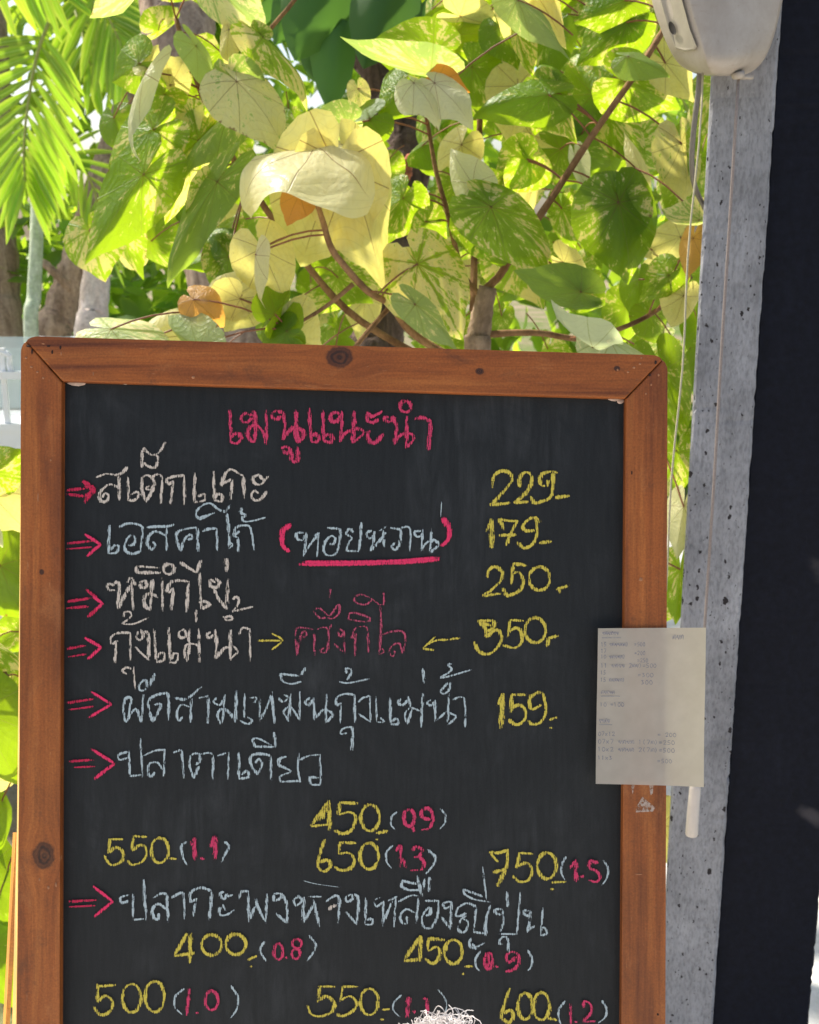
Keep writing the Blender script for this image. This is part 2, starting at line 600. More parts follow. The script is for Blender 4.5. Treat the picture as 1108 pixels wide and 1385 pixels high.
def chalk_one(name, color, strokes, label=None):
    """strokes: (ox, oy, scale, width_px, points) in enlarged-photo coordinates"""
    vs = []; fs = []; ed = []
    rr = random.Random(len(name) + len(strokes))
    for (ox, oy, sc, w, pts) in strokes:
        q = [(ox + x / sc, oy + y / sc) for x, y in pts]
        if len(q) == 1:
            q = [(q[0][0] - w * 0.3, q[0][1]), (q[0][0] + w * 0.3, q[0][1] + 0.2)]
        c = crom([Vector((x, y, 0)) for x, y in q], 5)
        # resample evenly
        res = [c[0]]
        for p in c[1:]:
            if (p - res[-1]).length > 1.2: res.append(p)
        if len(res) < 3: res = [c[0], c[0].lerp(c[-1], 0.5), c[-1]]
        ZC[0] = (ZC[0] + 1) % 60
        z = 0.0006 + ZC[0] * 0.000012
        n = len(res); b = len(vs)
        pw = rr.uniform(0, 6.28); pf = rr.uniform(0.1, 0.35)
        ww = w * 1.14
        for i, p in enumerate(res):
            t = (res[min(i + 1, n - 1)] - res[max(i - 1, 0)])
            if t.length < 1e-6: t = Vector((1, 0, 0))
            t.normalize()
            nr = Vector((-t.y, t.x, 0))
            # a stick of chalk makes a wider line in one direction than in the other
            k = (0.88 + 0.24 * abs(t.y)) * (1 + rr.uniform(-0.13, 0.13))
            if i in (0, n - 1): k *= 0.72
            h = ww * 0.5 * k * (0.92 + 0.2 * sin(pw + i * pf))
            ext = t * (-0.25 * w if i == 0 else 0.25 * w if i == n - 1 else 0)
            for s_ in (-1, -0.5, 0, 0.5, 1):
                pp = p + nr * h * s_ + ext * (1 - abs(s_) * 0.6)
                vs.append(L(pp.x, pp.y, z))
                e = abs(s_)
                if i in (0, n - 1): e = max(e, 0.8)
                ed.append(e)
        for i in range(n - 1):
            for k in range(4):
                a_ = b + i * 5 + k
                fs.append((a_, a_ + 1, a_ + 6, a_ + 5))
    o = mesh_obj(name, vs, fs, CHALK[color], sign)
    at = o.data.attributes.new('edge', 'FLOAT', 'POINT')
    at.data.foreach_set('value', ed)
    if label: o['label'] = label
    return o


def chalk(name, color, strokes, label=None, gap=None):
    """one object per word, price or arrow: strokes closer than gap pixels belong together"""
    if gap is None: return chalk_one(name, color, strokes, label)
    boxes = []
    for (ox, oy, sc, w, pts) in strokes:
        xs = [ox + x / sc for x, y in pts]; ys = [oy + y / sc for x, y in pts]
        boxes.append((min(xs), max(xs), min(ys), max(ys)))
    ids = list(range(len(strokes)))
    ch = True
    while ch:
        ch = False
        for a in range(len(ids)):
            for b in range(a):
                A, B = boxes[a], boxes[b]
                if ids[a] != ids[b] and A[0] - gap[0] < B[1] and B[0] - gap[0] < A[1] and A[2] - gap[1] < B[3] and B[2] - gap[1] < A[3]:
                    m_ = min(ids[a], ids[b]); ids[a] = ids[b] = m_; ch = True
    for k in sorted(set(ids)):
        chalk_one(name, color, [s_ for s_, i_ in zip(strokes, ids) if i_ == k], label)


def W(ox, oy, rw, w, *strokes):
    sc = 1108.0 / rw
    return [(ox, oy, sc, w, st) for st in strokes]


# title
chalk('chalk_heading', 'p', W(300, 535, 300, 5.8,
    [(40, 72), (44, 150), (45, 230)], [(45, 232), (75, 240), (98, 215), (85, 192), (55, 195), (48, 215)],
    [(150, 100), (120, 88), (98, 108), (105, 130), (130, 132), (150, 112)], [(160, 75), (170, 150), (165, 230)],
    [(165, 232), (145, 225), (130, 190), (145, 155), (175, 150), (205, 180), (222, 240)], [(222, 75), (225, 150), (222, 240)],
    [(300, 85), (270, 75), (250, 100), (270, 118), (295, 105)], [(310, 80), (315, 150), (305, 220)], [(305, 220), (340, 175), (365, 155)],
    [(372, 72), (375, 150), (382, 235)], [(382, 235), (410, 205), (405, 175), (375, 165), (365, 185), (375, 230)],
    [(300, 265), (320, 255), (340, 268), (330, 290), (305, 275)], [(345, 265), (350, 325)], [(350, 328), (380, 330)], [(380, 330), (380, 260)],
    [(438, 65), (442, 150), (448, 225)], [(448, 228), (470, 235), (485, 210), (470, 190), (450, 200)],
    [(505, 75), (508, 150), (510, 220)], [(510, 225), (540, 235), (553, 212), (540, 195), (515, 200)],
    [(590, 90), (560, 85), (543, 108), (555, 130), (580, 125), (595, 100)], [(600, 80), (600, 150), (590, 230)], [(590, 230), (620, 185), (650, 175)],
    [(662, 80), (660, 160), (655, 235)], [(655, 235), (700, 200), (708, 180), (680, 165), (655, 175)],
    [(725, 85), (730, 125), (755, 135), (780, 120)], [(725, 85), (750, 105), (775, 95), (800, 80)], [(735, 175), (730, 210), (750, 235), (780, 225), (805, 190)],
    [(830, 105), (812, 115), (825, 130), (850, 125), (845, 110)], [(855, 105), (872, 160), (862, 245)], [(862, 245), (885, 205), (910, 190)],
    [(925, 105), (925, 180), (922, 260)], [(922, 260), (955, 225), (958, 200), (935, 190), (920, 210)], ell(918, 55, 27, 28),
    [(965, 120), (1000, 110), (1045, 130)], [(1045, 130), (1040, 200), (1033, 270)]), 'pink chalk heading in Thai')

chalk('chalk_dish', 'w', W(90, 590, 300, 4.6,
    [(150, 205), (200, 188), (240, 192)], [(240, 195), (275, 185), (305, 155)], [(262, 195), (265, 260), (268, 320)],
    [(258, 255), (220, 240), (180, 265), (165, 300), (180, 328), (205, 320), (212, 295), (195, 285), (180, 305)],
    [(308, 205), (312, 320)], [(312, 320), (345, 318), (365, 290), (350, 278), (325, 290)],
    [(378, 160), (380, 80)], [(380, 80), (390, 60), (405, 80), (430, 95), (465, 80), (495, 30)], [(385, 130), (410, 150), (440, 158), (458, 130), (455, 100), (435, 95)],
    [(400, 330), (380, 270), (378, 215), (400, 195), (425, 205), (440, 235), (420, 265), (400, 262), (415, 245)], [(400, 330), (440, 250)],
    [(425, 205), (460, 190), (478, 215), (472, 335)],
    [(500, 215), (540, 200), (590, 195)], [(500, 215), (510, 240), (535, 225)], [(535, 225), (528, 280), (522, 335)], [(590, 195), (590, 340)],
    [(640, 185), (640, 330)], [(640, 330), (690, 320), (690, 290), (660, 300)], [(735, 175), (740, 320)], [(740, 320), (775, 325), (778, 295), (755, 290), (742, 310)],
    [(775, 250), (790, 195), (820, 165), (860, 185), (885, 200)], [(885, 200), (890, 310)], [(785, 235), (825, 215)], [(830, 215), (822, 315)],
    [(960, 190), (935, 205), (935, 230), (965, 242), (985, 225), (965, 195)], [(985, 225), (1010, 200)],
    [(940, 270), (925, 290), (935, 318), (970, 315), (1000, 275)], [(940, 270), (960, 285)]))

chalk('chalk_dish', 'b', W(90, 670, 300, 4.2,
    [(215, 150), (212, 290)], [(212, 290), (250, 285), (262, 255), (240, 250), (220, 275)],
    [(262, 160), (310, 140), (370, 150), (380, 180), (370, 280)], [(370, 280), (330, 292), (295, 275), (295, 235), (320, 200), (345, 215), (335, 245), (310, 250)],
    [(405, 160), (450, 155), (500, 155), (540, 145)], [(500, 160), (500, 275)], [(495, 200), (450, 180), (415, 200), (405, 240), (425, 270), (445, 250), (430, 230)],
    [(570, 280), (550, 215), (560, 180), (610, 165), (650, 160)], [(655, 160), (658, 280)], [(570, 280), (590, 220), (620, 195), (630, 215), (605, 220)],
    [(680, 180), (710, 168), (750, 165)], [(750, 165), (755, 280)],
    [(720, 95), (665, 115), (648, 85), (680, 50), (720, 40), (760, 70), (800, 85)], [(655, 115), (740, 88)], [(795, 85), (820, 45)],
    [(800, 85), (810, 160), (815, 265)], [(815, 265), (832, 245), (815, 235)],
    [(860, 280), (858, 210)], [(858, 210), (838, 200), (850, 160), (890, 150), (920, 165), (938, 275)], [(840, 200), (862, 180)],
    [(880, 60), (870, 85), (895, 100), (875, 110)], [(875, 110), (890, 130), (940, 125), (995, 110)])
  + W(370, 680, 300, 4.0,
    [(150, 150), (118, 152), (120, 180), (145, 185), (158, 160)], [(165, 150), (160, 210), (148, 265)], [(148, 265), (190, 200), (225, 160)], [(225, 150), (218, 268)], [(205, 165), (230, 150)],
    [(270, 125), (335, 130)], [(335, 130), (330, 200), (310, 255), (270, 262), (250, 235), (262, 190), (290, 165), (310, 180), (300, 205), (280, 205)],
    [(400, 150), (380, 130), (365, 155), (390, 175), (375, 200), (365, 240)], [(365, 240), (425, 242)], [(440, 100), (435, 180), (425, 245)],
    [(490, 140), (465, 150), (480, 180), (500, 160)], [(505, 145), (500, 190), (485, 240)], [(485, 240), (530, 190), (560, 150)], [(548, 130), (552, 220)], [(530, 140), (565, 118)],
    [(580, 125), (610, 130), (635, 140), (632, 200), (610, 235), (592, 220), (605, 200)],
    [(640, 125), (672, 120), (685, 150), (680, 245)],
    [(735, 140), (705, 145), (715, 170), (740, 165)], [(745, 135), (740, 240)], [(740, 230), (765, 200), (785, 190)], [(790, 130), (782, 248)], [(782, 248), (825, 210), (800, 185), (785, 200)])
  + W(370, 680, 300, 1.6, [(840, -4), (835, 70)]), gap=(30, 12))

chalk('chalk_bracket', 'h', W(370, 680, 300, 7.0,
    [(85, 110), (50, 140), (42, 190), (55, 225), (78, 240)], [(845, 80), (872, 115), (878, 165), (862, 198), (838, 212)])
  + W(370, 680, 300, 6.2, [(130, 308), (300, 306), (480, 303), (650, 296), (825, 282)], [(150, 296), (330, 296), (560, 292), (825, 274)]),
      'hot pink chalk brackets and underline', gap=(4, 3))

chalk('chalk_dish', 'w', W(90, 750, 300, 5.2,
    [(240, 150), (205, 150), (215, 175), (245, 178)], [(240, 140), (265, 150), (255, 270)], [(255, 270), (295, 200), (320, 150)], [(325, 120), (335, 275)], [(305, 140), (325, 115), (345, 150)],
    [(365, 140), (395, 130), (400, 160), (375, 165), (370, 145)], [(430, 125), (425, 200), (420, 275)], [(420, 275), (395, 260), (390, 215), (420, 195), (460, 215)], [(478, 120), (482, 280)],
    [(350, 60), (350, 92)], [(350, 58), (460, 66)], [(350, 90), (470, 90)], ell(512, 72, 26, 26),
    [(500, 190), (520, 140), (560, 130), (610, 135)], [(610, 135), (600, 285)], [(510, 190), (535, 170)], [(535, 170), (525, 275)],
    [(570, 40), (600, 60), (650, 90)], [(650, 90), (675, 30)], [(665, 90), (668, 180), (675, 270)], [(675, 270), (715, 250), (690, 235), (660, 240)],
    [(648, 280), (650, 335)],
    [(745, 140), (720, 125), (720, 155), (745, 165), (765, 140), (745, 120)], [(735, 170), (760, 220), (800, 270)], [(808, 125), (800, 270)])
  + W(90, 750, 300, 7, [(800, 24), (802, 82)])
  + W(90, 750, 300, 3.6, [(830, 225), (850, 210), (862, 230), (850, 260), (830, 285)], [(830, 285), (930, 260)], [(785, 310), (800, 328), (830, 322), (820, 308), (790, 315)],
    [(290, 310), (290, 290), (315, 285), (325, 305), (300, 330), (280, 345)], [(280, 348), (340, 345), (410, 315)]))

chalk('chalk_dish', 'w', W(90, 810, 300, 4.4,
    [(225, 225), (225, 190), (260, 170), (320, 170)], [(320, 170), (320, 310)], [(230, 225), (255, 210)], [(250, 215), (243, 318)],
    [(360, 165), (348, 190), (370, 205), (385, 180), (370, 155)], [(390, 160), (410, 180), (412, 305)], [(412, 305), (370, 265), (345, 240)],
    [(440, 150), (445, 240), (450, 310)], [(450, 315), (485, 305), (492, 275), (470, 270), (455, 295)], [(512, 145), (518, 315)], [(518, 318), (550, 315), (558, 275), (535, 275), (525, 300)],
    [(590, 150), (562, 170), (575, 195), (600, 180), (590, 155)], [(615, 150), (612, 220)], [(605, 310), (590, 270), (600, 230), (640, 225), (665, 240)], [(605, 310), (618, 220)], [(662, 150), (666, 315)],
    [(720, 165), (700, 180), (715, 195), (735, 180)], [(745, 155), (750, 230), (745, 300)], [(745, 300), (785, 250), (815, 240)], [(820, 155), (818, 305)], [(818, 300), (855, 265), (835, 235)],
    [(862, 180), (880, 145), (915, 150)], [(915, 150), (920, 310)])
  + W(90, 895, 300, 3.6, [(300, 60), (280, 45), (300, 28), (325, 35)], [(335, 25), (345, 135)]))

chalk('chalk_note', 'd', W(340, 800, 300, 3.6,
    [(230, 320), (220, 200)], [(220, 200), (235, 180), (290, 185), (315, 190)], [(315, 190), (315, 320)], [(230, 320), (240, 250), (255, 205), (275, 200), (268, 225), (250, 225)],
    [(330, 190), (360, 178), (385, 195), (382, 280), (365, 305), (345, 295), (365, 280)], [(390, 190), (400, 165)],
    [(380, 130), (340, 130), (315, 95), (345, 85), (390, 120), (425, 75), (440, 70), (438, 110), (405, 135), (380, 130)], [(397, -22), (392, 35)],
    [(430, 200), (445, 225), (460, 200), (440, 185)], [(462, 195), (468, 310)], [(468, 310), (440, 285), (415, 260)],
    [(500, 235), (515, 190), (545, 175), (580, 190), (585, 320)], [(505, 235), (530, 210)], [(520, 210), (518, 320)],
    [(485, 140), (490, 110), (530, 110), (595, 135), (570, 150), (520, 145), (485, 138)],
    [(600, 45), (570, 65), (530, 58), (515, 35), (545, 15), (590, 30), (640, 65)], [(660, 0), (662, 60), (630, 65)], [(645, 70), (648, 180), (640, 310)], [(640, 315), (665, 300), (650, 285), (635, 300)],
    [(655, 215), (700, 200), (755, 200), (770, 240), (755, 310)], [(755, 310), (740, 260), (705, 270), (690, 300), (705, 325), (720, 305), (705, 295)]))

chalk('chalk_dish', 'b', W(90, 895, 300, 4.2,
    [(400, 135), (372, 145), (365, 115), (395, 90), (408, 130)], [(425, 80), (420, 120)], [(440, 60), (432, 100)],
    [(295, 300), (285, 230), (300, 180), (325, 185), (320, 215)], [(320, 200), (310, 290)], [(300, 300), (345, 235), (375, 300)], [(375, 305), (385, 165)],
    [(415, 240), (410, 200), (430, 175), (480, 160), (510, 170), (510, 290)], [(435, 300), (415, 250)], [(435, 300), (465, 240), (470, 210), (440, 215)],
    [(540, 180), (600, 185), (675, 125)], [(625, 185), (620, 300)], [(615, 225), (575, 215), (552, 250), (560, 295), (580, 275)],
    [(665, 180), (710, 170)], [(710, 170), (708, 305)],
    [(750, 180), (735, 200), (765, 215), (785, 190)], [(790, 165), (780, 310)], [(770, 310), (755, 260), (790, 235), (845, 290)], [(850, 145), (845, 300)],
    [(890, 155), (888, 290)], [(870, 295), (905, 310), (930, 295), (905, 275)],
    [(920, 180), (950, 180), (940, 205)], [(965, 175), (968, 295)], [(968, 290), (1000, 230), (1025, 160)], [(1025, 150), (1040, 305)])
  + W(350, 895, 300, 4.0,
    [(100, 180), (120, 200), (150, 180), (130, 165)], [(160, 160), (150, 290)], [(150, 295), (125, 250), (160, 225), (205, 290)], [(205, 150), (205, 300)],
    [(110, 60), (120, 95), (160, 110), (210, 100)], [(110, 60), (200, 70)], [(210, 65), (235, 30)],
    [(255, 180), (232, 200), (250, 215), (275, 190)], [(275, 180), (280, 290)], [(280, 285), (325, 235)], [(340, 160), (335, 305)], [(335, 305), (370, 265), (345, 240)],
    [(385, 220), (390, 180), (430, 160), (480, 165)], [(480, 165), (480, 300)], [(390, 220), (415, 205)], [(410, 215), (410, 305)],
    [(440, 355), (410, 360), (420, 335), (460, 325), (470, 345), (465, 440)],
    [(440, 55), (435, 35), (460, 35), (462, 60), (440, 90)], [(405, 100), (450, 105), (550, 85)],
    [(500, 200), (520, 180), (555, 170)], [(555, 170), (560, 300)], [(560, 300), (500, 260)],
    [(585, 175), (590, 300)], [(590, 300), (625, 300), (610, 280)], [(655, 180), (660, 310)], [(660, 312), (695, 310), (690, 285), (665, 295)],
    [(710, 185), (695, 205), (720, 215), (745, 190)], [(745, 175), (760, 230)], [(745, 310), (730, 270), (755, 230), (805, 245)], [(745, 310), (765, 235)], [(818, 160), (812, 325)],
    [(820, 35), (825, 105)],
    [(860, 190), (842, 205), (860, 218), (880, 195)], [(880, 185), (882, 300)], [(882, 300), (935, 250)], [(950, 160), (945, 300)], [(945, 315), (985, 275), (955, 255)],
    [(910, 75), (940, 60), (965, 35), (945, 15), (965, 10)], [(910, 80), (960, 70), (1060, 40)], [(945, 105), (910, 145), (925, 160), (950, 140), (960, 105)],
    [(970, 190), (1010, 175), (1030, 200), (1032, 330)]))

chalk('chalk_dish', 'b', W(150, 980, 300, 4.2,
    [(85, 165), (45, 175), (40, 150), (85, 135)], [(92, 130), (95, 255)], [(95, 258), (155, 250)], [(148, 70), (160, 260)],
    [(165, 155), (220, 130), (270, 125)], [(270, 125), (265, 265)], [(260, 225), (235, 190), (195, 195), (185, 235), (200, 260), (220, 240)],
    [(310, 140), (355, 125)], [(355, 125), (365, 265)],
    [(415, 265), (395, 210), (400, 155), (440, 145), (445, 180), (425, 200)], [(415, 265), (440, 205)], [(440, 150), (490, 140), (512, 150)], [(512, 150), (508, 275)],
    [(535, 155), (580, 140)], [(590, 140), (585, 280)],
    [(640, 140), (640, 270)], [(640, 270), (690, 260), (680, 230), (655, 250)],
    [(735, 250), (700, 200), (705, 155), (750, 145), (800, 155)], [(800, 155), (800, 275)], [(735, 250), (755, 195), (740, 170), (725, 190)],
    [(720, 110), (710, 75), (740, 70), (800, 100)], [(720, 110), (820, 110)], [(815, 40), (825, 110)],
    [(875, 160), (845, 170), (840, 200), (870, 215), (900, 235), (850, 255), (850, 285)], [(850, 285), (945, 280)], [(940, 140), (935, 210), (945, 285)],
    [(945, 175), (990, 155), (1045, 150)], [(1045, 150), (1050, 250), (1045, 300)], [(1045, 300), (1000, 300)], [(1000, 300), (995, 265), (1040, 265)]))

chalk('chalk_dish', 'b', W(150, 1180, 300, 4.2,
    [(90, 140), (55, 150), (50, 125), (90, 110)], [(112, 105), (112, 230)], [(112, 235), (165, 230)], [(165, 35), (178, 235)],
    [(215, 125), (250, 105), (280, 105)], [(280, 105), (288, 245)], [(275, 180), (240, 155), (210, 180), (215, 225), (240, 230), (240, 205)],
    [(305, 125), (350, 100), (365, 115), (370, 230)],
    [(400, 150), (400, 100), (450, 75), (505, 90)], [(505, 90), (495, 235)], [(405, 145), (430, 130)], [(425, 140), (412, 215)],
    [(565, 95), (545, 105), (565, 130), (580, 105)], [(580, 120), (610, 110)], [(545, 170), (545, 210), (580, 210), (620, 185)], [(560, 160), (575, 190)],
    [(640, 130), (655, 95), (690, 95)], [(685, 100), (690, 245)], [(690, 240), (720, 170)], [(725, 125), (735, 170), (775, 250)], [(775, 250), (780, 105)],
    [(815, 110), (815, 140), (845, 130), (850, 105), (815, 105)], [(855, 105), (880, 160), (880, 250)], [(880, 250), (825, 205)],
    [(940, 120), (915, 135), (925, 165), (955, 140), (935, 115)], [(965, 120), (960, 250)], [(960, 250), (1010, 165)], [(990, 120), (1050, 120)], [(1015, 135), (1040, 270)])
  + W(370, 1165, 250, 4.0,
    [(315, 240), (370, 205), (395, 230), (388, 370)],
    [(470, 195), (435, 215), (440, 240), (475, 225), (470, 195)], [(485, 195), (510, 230), (500, 380)], [(500, 380), (435, 300)],
    [(555, 205), (550, 375)], [(550, 378), (590, 375), (590, 345), (560, 350)],
    [(640, 215), (605, 235), (620, 270), (650, 245)], [(660, 220), (655, 385)], [(655, 370), (710, 240)], [(735, 210), (722, 390)], [(690, 235), (740, 210)],
    [(750, 240), (820, 205), (870, 205)], [(870, 205), (855, 370)], [(845, 305), (795, 285), (760, 325), (770, 365), (800, 370), (800, 330)],
    [(770, 115), (770, 150), (810, 170), (870, 170)], [(770, 115), (860, 135)], [(860, 85), (890, 205)], [(905, 100), (900, 170)], [(935, 95), (930, 185)],
    [(910, 235), (990, 235)], [(990, 235), (985, 320), (950, 390), (905, 395), (890, 345), (910, 295), (940, 275), (940, 310), (915, 325)],
    [(1015, 250), (1025, 280), (1060, 265), (1060, 240), (1015, 250)], [(1065, 240), (1062, 405)], [(1062, 405), (1005, 330)])
  + W(560, 1150, 200, 4.0,
    [(310, 490), (330, 430), (400, 395), (465, 420)], [(465, 420), (450, 600)], [(310, 490), (350, 490), (390, 470)], [(390, 490), (350, 520), (335, 580), (350, 610), (390, 600), (405, 540), (370, 510)], [(445, 610), (530, 620)], [(570, 410), (540, 520), (535, 640)],
    [(370, 290), (380, 325), (450, 365), (570, 385)], [(370, 290), (520, 345)],
    [(660, 440), (610, 440), (615, 470), (650, 480)], [(665, 450), (670, 520), (650, 610)], [(640, 625), (770, 625)], [(795, 315), (785, 460), (770, 620)],
    [(695, 310), (705, 430)], [(660, 700), (635, 690), (660, 650), (700, 660), (710, 760)],
    [(860, 450), (825, 450), (830, 480), (865, 490)], [(870, 450), (865, 540), (845, 610)], [(845, 600), (910, 560)], [(965, 430), (950, 630)], [(950, 635), (995, 620), (980, 580), (955, 575)],
    [(425, 655), (415, 700), (445, 730), (530, 690)], [(440, 700), (470, 740)])
  + W(560, 1150, 200, 2.2, [(512, 120), (530, 250), (545, 380)]))
chalk('chalk_smear', 'w', W(370, 1165, 250, 7.5, [(335, 285), (355, 270), (370, 262)]), 'small pinkish chalk smear in the last dish name')

# brackets round the weights
chalk('chalk_bracket', 'b', W(400, 1070, 240, 2.8,
    [(630, 130), (600, 160), (595, 205), (620, 240)], [(905, 110), (935, 150), (930, 200), (895, 240)], [(605, 340), (568, 380), (568, 440), (598, 480)])
  + W(400, 1070, 240, 4, [(825, 365), (870, 410), (860, 460), (815, 515)])
  + W(120, 1110, 240, 3.6, [(610, 130), (580, 160), (590, 230), (615, 275)], [(850, 130), (875, 160), (850, 215), (830, 260)])
  + W(650, 1130, 200, 3, [(640, 160), (608, 220), (610, 290), (635, 335)], [(920, 185), (955, 240), (945, 320), (910, 370)])
  + W(220, 1250, 220, 3, [(695, 115), (665, 180), (710, 255)], [(1000, 75), (1045, 150), (985, 250)])
  + W(530, 1250, 210, 3, [(635, 190), (600, 240), (600, 300), (630, 335)], [(970, 185), (1000, 240), (995, 300), (970, 330)])
  + W(110, 1310, 230, 3, [(670, 130), (615, 180), (612, 250), (660, 300)], [(975, 110), (1020, 180), (1015, 260), (975, 320)])
  + W(400, 1310, 240, 2.4, [(665, 160), (615, 210), (612, 260), (650, 300)], [(890, 130), (935, 190), (940, 250), (920, 300)])
  + W(660, 1310, 180, 3, [(640, 270), (590, 340), (590, 420), (610, 462)], [(950, 265), (990, 340), (970, 410), (910, 455)])
  + W(370, 1165, 250, 1.0, [(180, 115), (260, 135), (405, 155)]), gap=(3, 3))

# weights
chalk('chalk_weight', 'p', W(400, 1070, 240, 5.2,
    ell(708, 165, 33, 52), [(735, 225), (738, 255)], [(840, 175), (795, 165), (785, 130), (820, 105), (850, 130), (858, 180), (835, 230), (790, 240)],
    [(630, 370), (655, 340), (655, 470)], [(670, 420), (690, 480)], [(730, 370), (750, 345), (785, 365), (770, 405), (740, 410)], [(770, 410), (800, 440), (790, 485), (720, 495)])
  + W(120, 1110, 240, 6.5, [(645, 150), (660, 105)], [(662, 105), (665, 245)], [(712, 235)], [(765, 160), (790, 100)], [(792, 100), (792, 235)])
  + W(650, 1130, 200, 6, [(670, 240), (715, 185)], [(715, 185), (715, 340)], [(762, 305)])
  + W(650, 1130, 200, 4.8, [(880, 205), (820, 185)], [(820, 185), (815, 240), (870, 265), (895, 310), (870, 345), (815, 335)])
  + W(220, 1250, 220, 4.6, ell(790, 185, 31, 55), [(845, 225)], ell(915, 130, 30, 30), ell(910, 200, 28, 35))
  + W(530, 1250, 210, 5, ell(690, 260, 28, 58), [(752, 300)], [(690, 210), (690, 300)], [(890, 230), (830, 270), (820, 220), (860, 195), (905, 220), (900, 290), (860, 325), (815, 335)], [(850, 270), (885, 240)])
  + W(110, 1310, 230, 5, [(705, 130), (690, 300)], [(758, 285)], ell(850, 205, 43, 62))
  + W(400, 1310, 240, 6.5, [(705, 180), (695, 300)], [(745, 265)]) + W(400, 1310, 240, 5, [(800, 185), (820, 185)], [(820, 185), (822, 280)])
  + W(660, 1310, 180, 4.2, [(685, 290), (690, 455)], [(730, 440)], [(800, 330), (800, 270), (850, 290), (860, 360), (790, 440)], [(790, 440), (890, 435)]), gap=(16, 4))

# prices
chalk('chalk_price', 'y', W(620, 620, 180, 5.6,
    [(285, 240), (295, 150), (360, 105), (430, 125), (445, 180), (390, 260), (270, 390)], [(270, 390), (430, 370)],
    [(510, 235), (505, 180), (545, 120), (600, 130), (610, 200), (560, 290), (470, 370)], [(470, 370), (580, 360)],
    [(735, 230), (690, 220), (680, 160), (720, 120), (790, 110), (820, 120)], [(790, 110), (785, 220), (770, 320), (690, 360), (640, 370), (600, 320)], [(735, 230), (750, 180)], [(810, 325), (920, 312)],
    [(385, 590), (340, 505)], [(340, 505), (420, 520), (490, 520)], [(490, 520), (440, 620), (400, 720)], [(345, 640), (475, 635)],
    [(640, 600), (560, 600), (540, 560), (580, 510), (640, 495), (690, 535)], [(645, 500), (655, 620), (620, 710), (550, 745), (490, 700)], [(680, 705), (770, 690)])
  + W(620, 620, 180, 4, [(235, 610), (268, 510)]) + W(620, 620, 180, 7.5, [(275, 505), (280, 740)])
  + W(620, 750, 180, 5.2,
    [(240, 200), (255, 130), (310, 100), (365, 150), (350, 220), (280, 290), (205, 345)], [(205, 345), (350, 325)],
    [(450, 75), (570, 90)], [(455, 80), (440, 245)], [(445, 165), (500, 145), (540, 210), (520, 290), (440, 335), (405, 340), (370, 280)], ell(675, 200, 86, 98),
    [(820, 290), (920, 255)], [(840, 290), (845, 325)],
    [(235, 690), (225, 620), (165, 550)], [(165, 550), (300, 550)], [(300, 550), (290, 610), (235, 640)], [(235, 690), (300, 630), (350, 650), (355, 720), (300, 800), (230, 830), (170, 800), (130, 730)], [(200, 570), (270, 590)],
    [(430, 545), (540, 550)], [(430, 550), (410, 690)], [(415, 650), (480, 610), (525, 650), (525, 730), (470, 775), (375, 755)], ell(640, 630, 86, 104),
    [(740, 700), (830, 675)], [(750, 700), (740, 765)])
  + W(620, 920, 180, 5.2, [(325, 210), (370, 115)], [(440, 120), (560, 120)], [(445, 120), (440, 265)], [(445, 230), (500, 205), (555, 240), (555, 320), (490, 370), (420, 330)],
    [(695, 200), (620, 240), (590, 200), (610, 130), (690, 95)], [(700, 95), (725, 200), (725, 280), (680, 350), (620, 365), (580, 340)], [(755, 330), (830, 305)], [(775, 395)])
  + W(620, 920, 180, 7.2, [(370, 115), (355, 395)])
  + W(340, 800, 300, 3.6, [(1040, 232), (980, 240), (920, 245), (870, 270)], [(920, 225), (855, 285)], [(855, 285), (910, 292)], [(30, 245), (150, 245)], [(100, 208), (155, 243), (105, 290)]), gap=(14, 4))

